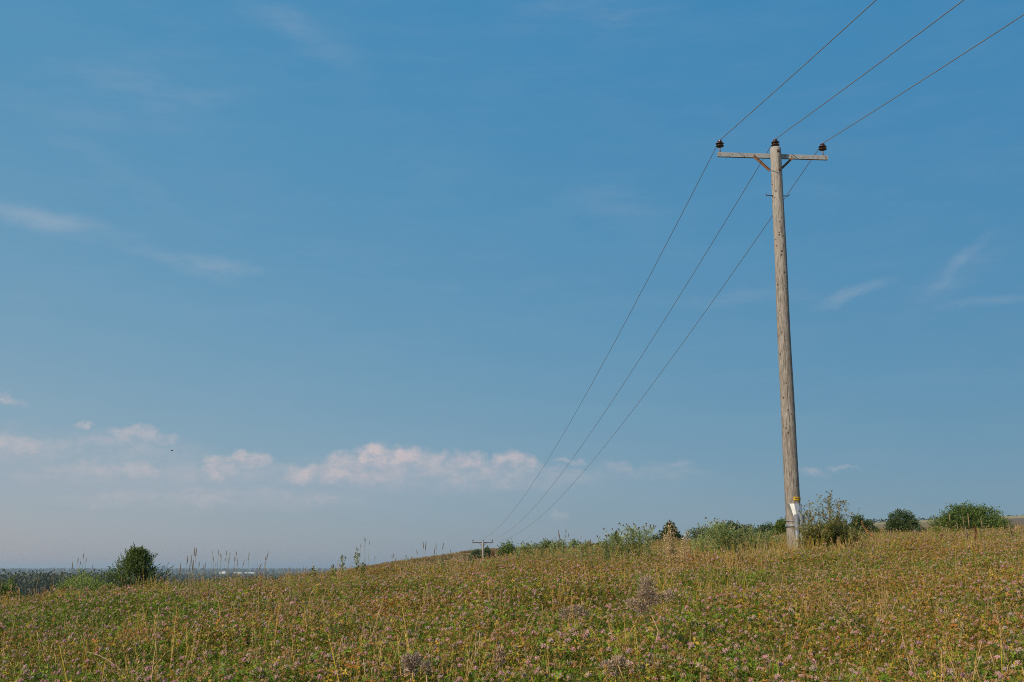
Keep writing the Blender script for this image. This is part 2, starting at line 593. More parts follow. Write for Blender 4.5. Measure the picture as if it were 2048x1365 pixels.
def scatter(name, coll, P, rot, scl, var, label, cat):
    me = bpy.data.meshes.new(name)
    me.vertices.add(len(P))
    me.vertices.foreach_set('co', np.asarray(P, np.float32).ravel())
    a = me.attributes.new('rot', 'FLOAT_VECTOR', 'POINT'); a.data.foreach_set('vector', np.asarray(rot, np.float32).ravel())
    a = me.attributes.new('scl', 'FLOAT', 'POINT'); a.data.foreach_set('value', np.asarray(scl, np.float32))
    a = me.attributes.new('var', 'INT', 'POINT'); a.data.foreach_set('value', np.asarray(var, np.int32))
    o = bpy.data.objects.new(name, me); COL.objects.link(o)
    ng = bpy.data.node_groups.new(name, 'GeometryNodeTree')
    ng.interface.new_socket('Geometry', in_out='INPUT', socket_type='NodeSocketGeometry')
    ng.interface.new_socket('Geometry', in_out='OUTPUT', socket_type='NodeSocketGeometry')
    gi = ng.nodes.new('NodeGroupInput'); go = ng.nodes.new('NodeGroupOutput')
    ci = ng.nodes.new('GeometryNodeCollectionInfo')
    ci.inputs['Collection'].default_value = coll
    ci.inputs['Separate Children'].default_value = True
    ci.inputs['Reset Children'].default_value = True
    ip = ng.nodes.new('GeometryNodeInstanceOnPoints')
    ip.inputs['Pick Instance'].default_value = True
    L = ng.links.new
    L(gi.outputs[0], ip.inputs['Points']); L(ci.outputs[0], ip.inputs['Instance'])
    for an, dt, sock in (('var', 'INT', 'Instance Index'), ('rot', 'FLOAT_VECTOR', 'Rotation'), ('scl', 'FLOAT', 'Scale')):
        na = ng.nodes.new('GeometryNodeInputNamedAttribute'); na.data_type = dt
        na.inputs['Name'].default_value = an
        L(na.outputs['Attribute'], ip.inputs[sock])
    L(ip.outputs[0], go.inputs[0])
    md = o.modifiers.new('scatter', 'NODES'); md.node_group = ng
    tag(o, label, cat, kind='stuff')
    return o


def vnoise(x, y, s, seed=0):
    return np.array([mnoise.noise(Vector((a * s + seed * 7.3, b * s - seed * 3.1, seed * 1.7))) for a, b in zip(x, y)])


def fan(d0, d1, dens, half=.56):
    """Random ground points in the wedge in front of the camera."""
    n = int(half * (d1 * d1 - d0 * d0) * dens)
    d = np.sqrt(nrg.uniform(d0 * d0, d1 * d1, n)); a = nrg.uniform(-half, half, n)
    return d * np.sin(a), d * np.cos(a)


def build_meadow():
    srcs = []
    specs = []
    for k in range(5): specs.append((GREEN + YELL[3:], 60, (3, 3, 2, 3, 3)[k], (2, 3, 2, 2, 3)[k], .98))
    for k in range(4): specs.append((GREEN[1:4] + YELL + YELL[3:], 58, (3, 2, 3, 2)[k], (4, 3, 3, 4)[k], .98))
    for k in range(4): specs.append((YELL + ORNG[:2] + GREEN[2:5], 54, (2, 1, 2, 1)[k], (5, 5, 4, 5)[k], .96))
    for k in range(3): specs.append((ORNG + YELL[:2] + GREEN[1:2], 46, (1, 1, 0)[k], 5, .92))
    for k in range(3): specs.append((GREEN[:3], 66, (0, 1, 0)[k], 1, .88))
    for s in specs:
        srcs.append(clover_plant(*s).mesh('clover_source', [M_LEAF, M_HEAD]))
    coll = source_collection('clover_source', srcs)
    xs, ys = [], []
    for d0, d1, dn, hw in ((.9, 5, 70, 3.14), (5, 14, 86, .95), (14, 26, 66, .72), (26, 42, 44, .62), (42, 75, 14, .58)):
        x, y = fan(d0, d1, dn, hw); xs.append(x); ys.append(y)
    x = np.concatenate(xs); y = np.concatenate(ys); d = np.hypot(x, y)
    # strip the dip beyond the crest on the left that cannot be seen anyway
    keep = ~((d > 34) & (x < -.12 * y))
    x, y, d = x[keep], y[keep], d[keep]
    n = len(x)
    v = vnoise(x, y, .42, 1) + .5 * vnoise(x, y, 1.5, 2) + nrg.normal(0, .33, n)
    v += np.clip((d - 9) / 30, 0, 1) * .04 - .03
    var = np.zeros(n, int)
    q = nrg.random(n)
    g0 = v < -.22; g1 = (v >= -.22) & (v < .12); g2 = (v >= .12) & (v < .44); g3 = v >= .44
    dk = g0 & (q < .4)
    var[g0] = nrg.integers(0, 5, g0.sum()); var[dk] = nrg.integers(16, 19, dk.sum())
    var[g1] = nrg.integers(0, 9, g1.sum())
    var[g2] = nrg.integers(5, 13, g2.sum())
    var[g3] = nrg.integers(9, 16, g3.sum())
    rot = np.stack([nrg.normal(0, .16, n), nrg.normal(0, .16, n), nrg.uniform(0, 6.28, n)], 1)
    scl = nrg.uniform(.72, 1.18, n) * (1.03 + .42 * vnoise(x, y, .7, 4) + .24 * vnoise(x, y, 2.1, 6)) * np.where(d > 42, 1.5, 1)
    P = np.stack([x, y, ground_np(x, y) - .01], 1)
    scatter('clover_meadow', coll, P, rot, scl, var, 'flowering pink clover with green and yellowing leaves covering the field', 'clover')

    srcs = [grass_tuft(GREEN, 20, .33, .12, .0045).mesh('grass_source', M_LEAF), grass_tuft(GREEN[1:4] + YELL, 20, .36, .15, .0045).mesh('grass_source', M_LEAF),
            grass_tuft(STRAW, 14, .37, .15, .004).mesh('grass_source', M_DRY), grass_tuft(STRAW + YELL, 12, .40, .2, .004).mesh('grass_source', M_DRY),
            dry_stems().mesh('grass_source', M_DRY), dry_stems().mesh('grass_source', M_DRY), dry_stems(1.35).mesh('grass_source', M_DRY),
            grass_tuft(GREEN[1:4] + YELL[:2], 11, .52, .2, .0045).mesh('grass_source', M_LEAF),
            golden_stems().mesh('grass_source', M_DRY), golden_stems().mesh('grass_source', M_DRY)]
    coll = source_collection('grass_source', srcs)
    xs, ys = [], []
    for d0, d1, dn in ((2.6, 14, 21), (14, 42, 15), (42, 75, 7)):
        a, b = fan(d0, d1, dn); xs.append(a); ys.append(b)
    x = np.concatenate(xs); y = np.concatenate(ys); d = np.hypot(x, y)
    v = vnoise(x, y, .35, 9) + .6 * vnoise(x, y, 1.1, 5)
    keep = (v > -.12 - .3 * (d > 14)) & ~((d > 34) & (x < -.12 * y))
    x, y, v, d = x[keep], y[keep], v[keep], d[keep]; n = len(x)
    w = vnoise(x, y, .5, 12) + nrg.normal(0, .25, n)
    var = np.where(w < 0, nrg.choice([0, 1, 0, 1, 1, 7], n), nrg.choice([2, 3, 3, 4, 5, 6], n))
    gold = (vnoise(x, y, .55, 21) + .4 * vnoise(x, y, 1.7, 22) > .22) & (nrg.random(n) < .22)
    var = np.where(gold, nrg.integers(8, 10, n), var)
    rot = np.stack([nrg.normal(0, .2, n), nrg.normal(0, .2, n), nrg.uniform(0, 6.28, n)], 1)
    scl = nrg.uniform(.7, 1.12, n)
    # ranker growth round the pole foot and along the weed row
    cx = [W(px, 1095, Yc) for px, Yc in ((1575, 20.6), (1500, 19.5), (1420, 19.5), (1640, 19.6), (1700, 20.2), (1260, 21), (1345, 18.2), (1560, 19.4), (1605, 20.3))]
    for c, m in zip(cx, (110, 110, 70, 90, 90, 60, 30, 110, 90)):
        ex, ey = nrg.normal(c.x, .42, m), nrg.normal(c.y, .42, m)
        x, y = np.concatenate([x, ex]), np.concatenate([y, ey])
        var = np.concatenate([var, nrg.choice([0, 1, 2, 3, 3, 4, 5, 2, 7], m)])
        rot = np.concatenate([rot, np.stack([nrg.normal(0, .15, m), nrg.normal(0, .15, m), nrg.uniform(0, 6.28, m)], 1)])
        scl = np.concatenate([scl, nrg.uniform(.9, 1.4, m)])
    P = np.stack([x, y, ground_np(x, y) - .01], 1)
    scatter('meadow_grass', coll, P, rot, scl, var, 'green and straw coloured grass growing through the clover', 'grass')

    # the far slope and the land between: low scrubby growth
    mk = lambda pal, h: grass_tuft(pal, 40, h, .34, .03).mesh('scrub_source', M_DRY)
    OL = [(.21, .155, .075), (.25, .18, .095), (.17, .135, .06), (.28, .20, .125)]
    srcs = [mk(OL, .3), mk(OL + STRAW[:2], .34), mk([(.16, .145, .055), (.20, .16, .075)], .36)]
    coll = source_collection('scrub_source', srcs)
    x, y = fan(75, 185, 1.5, .5)
    keep = (x > -.2 * y)
    x, y = x[keep], y[keep]; n = len(x)
    var = nrg.integers(0, 3, n)
    rot = np.stack([np.zeros(n), np.zeros(n), nrg.uniform(0, 6.28, n)], 1)
    scatter('hillside_grass', coll, np.stack([x, y, ground_np(x, y) - .02], 1), rot, nrg.uniform(.7, 1.5, n), var, 'short brownish growth on the far slope', 'grass')


build_meadow()

# ------------------------------------------------------------------ power line
LA = math.atan2(W(1550, 278, 22).x - W(966, 1077, 128).x, 106)      # line direction, turned left of straight ahead
ARM = Vector((math.cos(LA), math.sin(LA), 0)); LIN = Vector((-math.sin(LA), math.cos(LA), 0))
HP = 8.62


def pole_radius(z):
    return .112 + (.152 - .112) * (1 - min(1, max(0, z / HP)))


def make_pole(detail=True):
    root = empty('utility_pole', (0, 0, 0))
    # shaft
    b = MB(); nseg, n = 46, 28
    ctr = []
    zs = [-.6 + (HP + .6) * k / nseg for k in range(nseg + 1)]
    prof = [(pole_radius(z), z) for z in zs] + [(pole_radius(HP) * .93, HP + .018), (pole_radius(HP) * .72, HP + .034), (.02, HP + .042)]
    base = len(b.v)
    for (r, z) in prof:
        wob = .010 * math.sin(z * .9 + 1) + .006 * math.sin(z * 2.3)
        for k in range(n):
            a = 2 * math.pi * k / n
            rr = r * (1 + .022 * mnoise.noise(Vector((math.cos(a) * 1.5, math.sin(a) * 1.5, z * .6))) + .014 * mnoise.noise(Vector((math.cos(a) * 5, math.sin(a) * 5, z * .25 + 9))))
            b.v.append(Vector((rr * math.cos(a) + wob * .5, rr * math.sin(a), z)))
    for i in range(len(prof) - 1):
        for k in range(n):
            q = i * n
            b.face((q + k, q + (k + 1) % n, q + n + (k + 1) % n, q + n + k), (1, 1, 1), 0, True)
    e = (len(prof) - 1) * n
    b.face(tuple(range(e, e + n)), (1, 1, 1), 0)
    kr = random.Random(3)
    for k in range(74):
        z = kr.uniform(1.5, HP - .25); a = kr.uniform(0, 6.283)
        if k < 42: a = -math.pi / 2 + kr.uniform(-1.2, 1.2)
        r = pole_radius(z) * 1.0
        s = kr.uniform(.011, .024)
        wob = .010 * math.sin(z * .9 + 1) + .006 * math.sin(z * 2.3)
        c = Vector((r * math.cos(a) + wob * .5, r * math.sin(a), z))
        t = Vector((-math.sin(a), math.cos(a), 0)); o = Vector((math.cos(a), math.sin(a), 0))
        b0 = len(b.v); m_ = 7
        b.v.append(c + o * .004)
        for i in range(m_):
            an = 6.283 * i / m_
            b.v.append(c + t * math.cos(an) * s * kr.uniform(.7, 1.1) + Vector((0, 0, math.sin(an) * s * 1.35 * kr.uniform(.8, 1.1))) - o * .002)
        for i in range(m_):
            b.face((b0, b0 + 1 + i, b0 + 1 + (i + 1) % m_), (1, 1, 1), 1, True)
    b.build('shaft', [M_WOOD, M_KNOT], root)
    # crossarm, behind the shaft
    za = HP - .09; ya = .165
    b = MB()
    I = Matrix.Translation
    b.box(I((0, ya + .004, za)), 2.36, .008, .094, (1, 1, 1))
    b.box(I((0, ya + .031, za + .043)), 2.36, .046, .008, (1, 1, 1))
    b.box(I((0, ya + .031, za - .043)), 2.36, .046, .008, (1, 1, 1))
    for sx in (-1.13, -.86, -.40, .40, .86, 1.13):
        b.lathe([(.013, -.012), (.013, .0), (.008, .004)], 6, (1, 1, 1), 1, (0, 0, 0), False)
        for v in b.v[-18:]:
            v.y, v.z = -v.z + ya - .003, v.y + za + .005
            v.x += sx
    b.build('crossarm', [M_GALV if detail else M_DARKIRON, M_RUST], root)
    for s in (-1, 1):
        b = MB()
        p0 = Vector((s * .42, ya - .012, za - .03)); p1 = Vector((s * .095, ya - .03, za - .345))
        d = (p1 - p0); L = d.length; d.normalize()
        q = d.cross(Vector((0, 1, 0))).normalized()
        mt = Matrix((tuple((d.x, 0, q.x, (p0.x + p1.x) / 2)), (d.y, 1, q.y, (p0.y + p1.y) / 2), (d.z, 0, q.z, (p0.z + p1.z) / 2), (0, 0, 0, 1)))
        b.box(mt, L, .007, .045, (1, 1, 1))
        b.box(mt @ I((0, -.02, .022)), L, .036, .006, (1, 1, 1))
        b.build('brace', M_RUST, root)
    # insulators on pins
    def insulator(x, y, z0, pin):
        b = MB()
        prof = [(.016, -.004), (.030, .010), (.080, .004), (.088, .011), (.072, .024), (.040, .036), (.034, .052), (.040, .066), (.080, .060), (.088, .067), (.072, .080), (.042, .094), (.034, .106), (.046, .113), (.046, .128), (.030, .140), (.006, .145)]
        b.lathe(prof, 20, (1, 1, 1))
        o = b.build('insulator', M_PORC, root, (x, y, z0 + pin))
        b = MB()
        b.tube([(0, 0, -pin), (0, 0, .02)], .012, 8, (1, 1, 1))
        b.lathe([(.024, -pin), (.024, -pin + .014), (.016, -pin + .018)], 6, (1, 1, 1), 0, (0, 0, 0), False)
        b.build('pin', M_RUST, o)
        b = MB()
        b.tube([(-.05, -.012, .122), (-.03, .045, .122), (.03, .045, .122), (.05, -.012, .122), (0, -.05, .122), (-.05, -.012, .122)], .004, 5, (1, 1, 1))
        b.build('binding_wire', M_WIRE, o)
    insulator(-1.115, ya + .03, za + .047, .131)
    insulator(1.09, ya + .03, za + .047, .131)
    insulator(.015, .02, HP + .02, .06)
    # step bolts
    zb = HP - 1.02
    for s in (-1, 1):
        b = MB()
        r0 = pole_radius(zb)
        b.tube([(s * (r0 - .03), -.01, zb), (s * (r0 + .115), -.01, zb - .005), (s * (r0 + .124), -.01, zb + .004), (s * (r0 + .126), -.01, zb + .04)], .009, 7, (1, 1, 1))
        b.build('step_bolt', M_DARKIRON, root)
    if detail:
        for zz, dx in ((HP - .085, .025), (HP - .49, .04)):
            b = MB()
            a = -math.pi / 2 + dx / .11
            r = pole_radius(zz) + .004
            rot = Matrix.Rotation(a + math.pi / 2, 4, 'Z')
            mt = Matrix.Translation((r * math.cos(a), r * math.sin(a), zz)) @ rot
            b.box(mt, .058, .008, .058, (1, 1, 1))
            b.box(mt @ Matrix.Translation((0, -.014, .006)), .026, .02, .026, (1, 1, 1))
            b.tube([mt @ Vector((0, -.01, .006)), mt @ Vector((0, -.05, .006))], .008, 6, (1, 1, 1))
            b.build('bolt_plate', M_DARKIRON, root, bevel=.002)
        # yellow number plate wrapped round the right of the shaft
        zs_ = 1.405
        r = .1545
        b = MB()
        a0, a1 = -math.pi / 2 - .18, -math.pi / 2 + 1.2
        for k in range(9):
            a = a0 + (a1 - a0) * k / 8
            for rr in (r, r + .004):
                for zz in (zs_ - .034, zs_ + .034):
                    b.v.append(Vector((rr * math.cos(a), rr * math.sin(a), zz)))
        for k in range(8):
            q = 4 * k
            b.face((q + 2, q + 6, q + 7, q + 3), (1, 1, 1)); b.face((q, q + 1, q + 5, q + 4), (1, 1, 1))
            b.face((q + 1, q + 3, q + 7, q + 5), (1, 1, 1)); b.face((q, q + 4, q + 6, q + 2), (1, 1, 1))
        b.face((0, 2, 3, 1), (1, 1, 1)); b.face((32, 33, 35, 34), (1, 1, 1))
        pl = b.build('number_plate', M_YELLOW, root)
        b = MB()
        for k in range(6):
            a = a0 + .2 + k * .165
            rr = r + .0062
            p = Vector((rr * math.cos(a), rr * math.sin(a), zs_ + .002))
            b.box(Matrix.Translation(p) @ Matrix.Rotation(a + math.pi / 2, 4, 'Z') @ Matrix.Rotation(.35 if k % 2 else -.1, 4, 'Y'), .009 if k % 3 else .015, .003, .030, (1, 1, 1))
        b.build('print', M_INK, pl)
        # bright cable hood over two conduits, with its straps
        hd = Vector((.30, -.95, 0)).normalized(); hx = Vector((-hd.y, hd.x, 0))
        ztop, zbot = 1.305, 1.05
        b = MB()
        na = 6
        ring = []
        for (zz, rr, off) in ((ztop, .158, .045), (zbot, .10, .115), (zbot - .03, .098, .115)):
            for k in range(na + 1):
                a = -1.75 + 3.5 * k / na
                p = hd * (off + rr * math.cos(a) * .92) + hx * rr * math.sin(a)
                b.v.append(Vector((p.x, p.y, zz)))
        for i in range(2):
            for k in range(na):
                q = i * (na + 1) + k
                b.face((q, q + na + 1, q + na + 2, q + 1), (1, 1, 1))
        tb = len(b.v); b.v.append(Vector((hd.x * .03, hd.y * .03, ztop + .002)))
        for k in range(na):
            b.face((tb, k, k + 1), (1, 1, 1))
        ho = b.build('cable_hood', M_ZINC, root)
        so = ho.modifiers.new('thickness', 'SOLIDIFY'); so.thickness = .004; so.offset = 0
        for ang in (-.32, .16, .64):
            d = Vector((hd.x * math.cos(ang) - hd.y * math.sin(ang), hd.x * math.sin(ang) + hd.y * math.cos(ang), 0))
            p = d * (.152 + .042)
            b = MB()
            b.tube([(p.x, p.y, -.5), (p.x, p.y, zbot + .05)], .042, 16, (1, 1, 1))
            b.build('conduit', M_PIPE, root)
        for zz, hh in ((.89, .062), (.98, .014)):
            b = MB(); ns = 36; r = pole_radius(zz) * 1.025 + .003
            for k in range(ns):
                a = 6.2832 * k / ns
                for rr in (r, r + .004):
                    for z2 in (zz - hh / 2, zz + hh / 2):
                        b.v.append(Vector((rr * math.cos(a), rr * math.sin(a), z2)))
            for k in range(ns):
                q, w = 4 * k, 4 * ((k + 1) % ns)
                b.face((q + 2, w + 2, w + 3, q + 3), (1, 1, 1), 0, True); b.face((q, q + 1, w + 1, w), (1, 1, 1))
                b.face((q + 1, q + 3, w + 3, w + 1), (1, 1, 1)); b.face((q, w, w + 2, q + 2), (1, 1, 1))
            b.build('strap', M_PIPE, root)
    return root


tp = W(1550, 291, 22)
pole = make_pole(True)
pole.location = (tp.x, 22, tp.z - HP - .08)
pole.rotation_euler = (0, 0, LA)
tag(pole, 'tall weathered wooden power pole standing beside the thistle bush', 'power pole', 'wooden poles of the power line')
far_top = W(966, 1083.5, 128)
pole2 = make_pole(False)
pole2.location = (far_top.x, 128, far_top.z - HP - .03)
pole2.rotation_euler = (0, 0, LA)
tag(pole2, 'small distant wooden power pole in front of the far slope', 'power pole', 'wooden poles of the power line')


def wire_seat(root, k):
    za = HP - .09; ya = .165
    loc = [(-1.115, ya + .03, za + .053 + .125 + .142), (.015, .02, HP + .08 + .142), (1.09, ya + .03, za + .053 + .125 + .142)][k]
    return root.location + Matrix.Rotation(LA, 3, 'Z') @ Vector(loc)


def make_wires():
    names = ['leftmost conductor running from the left insulator of the tall pole', 'middle conductor running over the top of the tall pole', 'rightmost conductor running from the right insulator of the tall pole']
    ab = R(7)
    slope = (-.108, -.122, -.126)
    for k in range(3):
        A, B = wire_seat(pole, k), wire_seat(pole2, k)
        pts = []
        # the span over the camera's right shoulder
        for i in range(60, 0, -1):
            t = i / 60 * 95
            s = slope[k]
            pts.append(A + Vector((math.sin(ab) * t, -math.cos(ab) * t, s * t + t * t * .00095)))
        n = 90
        for i in range(n + 1):
            t = i / n
            p = A.lerp(B, t); p.z -= 4 * 2.35 * t * (1 - t)
            pts.append(p)
        C = B + Vector((-4.8, 100, -9.0))
        for i in range(1, 41):
            t = i / 40
            p = B.lerp(C, t); p.z -= 4 * .2 * t * (1 - t)
            if t < .5: p.z += (.085 - .012) * 100 * t * max(0, 1 - t / .5) * .9
            pts.append(p)
        b = MB()
        b.tube(pts, .0072, 6, (1, 1, 1))
        o = b.build('power_line', M_WIRE)
        tag(o, names[k], 'wire', 'conductors of the power line')


make_wires()

# ------------------------------------------------------------------ trees and shrubs
def crown(b, lobes, n, size, cols, gap=.0, drift=.5, shell=.42, flat=.0):
    tot = sum((l[3] * l[4] * l[5]) ** .667 for l in lobes)
    for l in lobes:
        cx, cy, cz, rx, ry, rz = l
        k = int(n * (rx * ry * rz) ** .667 / tot)
        for _ in range(k):
            while True:
                d = Vector((rng.gauss(0, 1), rng.gauss(0, 1), rng.gauss(0, 1)))
                if d.length > 1e-3: break
            d.normalize()
            r = shell + (1 - shell) * rng.random() ** .6
            nz = mnoise.noise(Vector((d.x * 2.3 + cx, d.y * 2.3 + cy, d.z * 2.3 + cz)) * 1.4)
            r *= 1 + .34 * nz + .22 * mnoise.noise(d * 6 + Vector((cz, cx, cy)))
            p = Vector((cx + d.x * rx * r, cy + d.y * ry * r, cz + d.z * rz * r))
            g = mnoise.noise(p * (1.1 / max(.35, (rx + rz) * .25)))
            if g < -.42 + gap: continue
            c = cols[0] if g < -.05 else cols[1] if g < .2 else cols[2]
            if rng.random() < .25: c = rng.choice(cols)
            dd = (d + Vector((rng.uniform(-1, 1), rng.uniform(-1, 1), rng.uniform(-.6, 1))) * drift * 2).normalized()
            nn = Vector((rng.uniform(-1, 1), rng.uniform(-1, 1), rng.uniform(-.2, 1.2)))
            s = size * rng.uniform(.6, 1.3)
            b.leaf(p, dd, nn, s, s * .75, jit(c, .2), .15)


def add_trunk(root, h, r, spread, n=5):
    b = MB()
    b.tube([(0, 0, -.3), (.03 * h, 0, h * .3), (0, .02 * h, h * .62)], [r, r * .75, r * .4], 8, (1, 1, 1))
    for k in range(n):
        a = k * 2.4 + .3
        z0 = h * rng.uniform(.12, .5)
        e = Vector((math.cos(a) * spread * .7, math.sin(a) * spread * .7, z0 + h * rng.uniform(.25, .45)))
        b.tube([(0, 0, z0), e * .5 + Vector((0, 0, z0 * .55)), e], [r * .5, r * .3, r * .12], 6, (1, 1, 1))
    b.build('trunk', M_BARK, root)


LG = [(.061, .105, .020), (.105, .154, .027), (.154, .204, .042)]           # broadleaf greens
DG = [(.044, .078, .023), (.070, .109, .034), (.104, .143, .047)]        # dark greens
BG = [(.092, .133, .068), (.128, .168, .088), (.173, .210, .112)]          # greyish greens
YG = [(.165, .182, .033), (.231, .231, .044), (.297, .275, .061)]
OGN = [(.17, .13, .035), (.28, .18, .055), (.21, .17, .045)]
CON = [(.085, .13, .030), (.125, .17, .042), (.25, .26, .075)]


def bush(px, ytop, ybase, wpx, Y, cols, label, name='bush', cat='bush', lobes=None, n=2600, leaf=None, group=None, gap=0., tall=1.):
    """Shrub whose visible part spans wpx pixels and ytop..ybase; its foot goes on down to the ground."""
    top = W(px, ytop, Y); w = wpx / FPX * Y
    z0 = gz(top.x, Y)
    h = max(top.z - z0, .5)
    root = empty(name, (top.x, Y, z0))
    hv = W(px, ytop, Y).z - W(px, ybase, Y).z
    if leaf is None:
        leaf = max(.045, Y * .0012)
    n = int(n * 3.0)
    b = MB()
    if lobes is None:
        lobes = [(rng.uniform(-.06, .06), 0, .52, .36, .36, .40), (0, 0, .26, .46, .4, .28)]
        for k in range(6):
            lx = -.36 + .72 * k / 5 + rng.uniform(-.05, .05)
            lz = .60 - 1.3 * lx * lx + rng.uniform(-.12, .12)
            lobes.append((lx, rng.uniform(-.2, .2), lz, rng.uniform(.14, .24), .2, rng.uniform(.18, min(.30, .98 - lz))))
    L = [(l[0] * w, l[1] * w, l[2] * h, l[3] * w, l[4] * w, l[5] * h) for l in lobes]
    crown(b, L, n, leaf, cols, gap)
    add_trunk(root, h * .8, max(.03, w * .03), w * .4)
    b.build('crown', M_TREE, root)
    tag(root, label, cat, group)
    return root


# right hand side
bush(1935, 1007, 1078, 150, 115, LG, 'large rounded double-domed green bush at the right edge of the field', n=9000,
     lobes=[(-.06, 0, .62, .30, .30, .38), (.20, .05, .60, .25, .26, .33), (-.30, 0, .34, .22, .24, .32), (.37, 0, .30, .17, .2, .27), (.05, -.1, .34, .42, .34, .34), (-.15, -.1, .5, .24, .24, .36)])
bush(1803, 1021, 1080, 66, 112, [(.05, .085, .026), (.08, .118, .04), (.115, .15, .055)], 'round dark green bush standing alone left of the large double-domed bush', n=5200,
     lobes=[(0, 0, .58, .42, .4, .42), (-.2, 0, .40, .30, .3, .34), (.22, 0, .38, .30, .3, .36), (0, .1, .25, .46, .4, .26)])
bush(1840, 1052, 1078, 26, 110, BG, 'low shrub at the foot of the round dark bush, on its right', n=1300)
bush(1716, 1028, 1080, 46, 90, DG, 'dark green bush just behind the right side of the thistle bush', n=3600)
bush(1748, 1052, 1080, 24, 95, DG, 'small low dark shrub between the thistle bush and the round dark bush', n=1300)
bush(1672, 1034, 1080, 60, 95, BG, 'dark bush mostly hidden behind the middle of the thistle bush', n=2400)
# hedge between the meadow and the sky, left of the pole
HG = 'shrubs in the hedge left of the tall pole'
bush(1566, 1033, 1085, 54, 95, [(.075, .125, .02), (.115, .165, .03), (.15, .20, .04)], 'bright green rounded tree touching the left side of the tall pole', 'tree', 'tree', n=4200, group=HG)
bush(1530, 1043, 1085, 62, 100, DG, 'dark shrub next to the bright green tree by the tall pole', n=2600, group=HG)
bush(1497, 1047, 1085, 49, 105, BG, 'greyish thin shrub in the middle of the hedge', n=1500, group=HG, gap=.12)
bush(1466, 1041, 1085, 62, 100, DG, 'dark rounded shrub in the middle of the hedge, left of the greyish one', n=2600, group=HG)
bush(1437, 1043, 1085, 54, 104, LG, 'mid-green shrub behind the tallest weeds of the hedge', n=2200, group=HG)
bush(1406, 1048, 1090, 65, 98, BG, 'grey-green shrub at the left end of the hedge', n=2600, group=HG, gap=.06)
bush(1340, 1043, 1092, 59, 80, [(.03, .05, .016), (.045, .075, .022), (.07, .10, .03)], 'pointed green tree behind the dry cream weed', 'tree', 'tree', n=3400,
     lobes=[(0, 0, .80, .16, .16, .2), (0, 0, .62, .28, .28, .3), (-.08, 0, .42, .42, .4, .36), (.12, 0, .34, .44, .4, .34)])
bush(1309, 1067, 1095, 35, 90, BG, 'low bluish shrub between the thistle clump and the pointed tree', n=1100, gap=.08)
bush(1232, 1064, 1095, 30, 60, CON, 'small dark conical conifer behind the thistle clump', 'conifer', 'conifer', n=2200,
     lobes=[(0, 0, .88, .10, .10, .14), (0, 0, .68, .22, .22, .24), (0, 0, .45, .36, .36, .3), (0, 0, .25, .46, .46, .28)])
# on the brow in the middle
MG = 'low bushes along the brow in the middle'
bush(1018, 1077, 1102, 61, 120, LG, 'rounded green bush right of the distant pole', n=3000, group=MG)
bush(1048, 1085, 1104, 36, 110, BG, 'small grey-green bush next to the rounded one by the distant pole', n=1100, group=MG)
bush(1068, 1083, 1104, 36, 100, BG, 'tufted brownish-green bush left of the two bigger bushes on the brow', n=1100, group=MG)
bush(1092, 1075, 1104, 42, 100, LG, 'pointed green bush left of the paired grass stalks on the brow', n=1600, group=MG)
bush(1118, 1077, 1104, 46, 95, YG[:2] + BG[1:2], 'pale olive bush under the paired grass stalks', n=1600, group=MG)
bush(1150, 1077, 1104, 46, 100, LG, 'mid-green bush right of the paired grass stalks on the brow', n=1800, group=MG)
bush(1177, 1079, 1104, 32, 90, OGN, 'rusty orange bush on the brow', n=1000, group=MG)
bush(1200, 1080, 1106, 42, 70, YG, 'yellow-green bush left of the thistle clump', n=1300, group=MG)
bush(955, 1098, 1106, 30, 150, BG, 'low grey shrub behind the left arm of the distant pole', n=900, group=MG)
bush(975, 1092, 1106, 12, 150, BG, 'small dark shrub just right of the distant pole', n=700, group=MG)
bush(986, 1095, 1106, 8, 140, [(.24, .15, .07), (.28, .18, .09), (.20, .13, .06)], 'reddish-brown weed right of the distant pole', 'weed', 'weed', n=260)
# left
bush(170, 1146, 1178, 116, 42, [(.16, .22, .034), (.22, .28, .05), (.28, .33, .08)], 'broad low green bush left of the dark spiky conifer', n=6500,
     lobes=[(0, 0, .68, .40, .34, .32), (-.28, 0, .55, .24, .25, .36), (.27, 0, .55, .26, .25, .34), (.1, -.1, .45, .4, .3, .4)])
bush(12, 1152, 1185, 72, 30, LG, 'dark green bush cut by the left edge of the picture', n=4200)


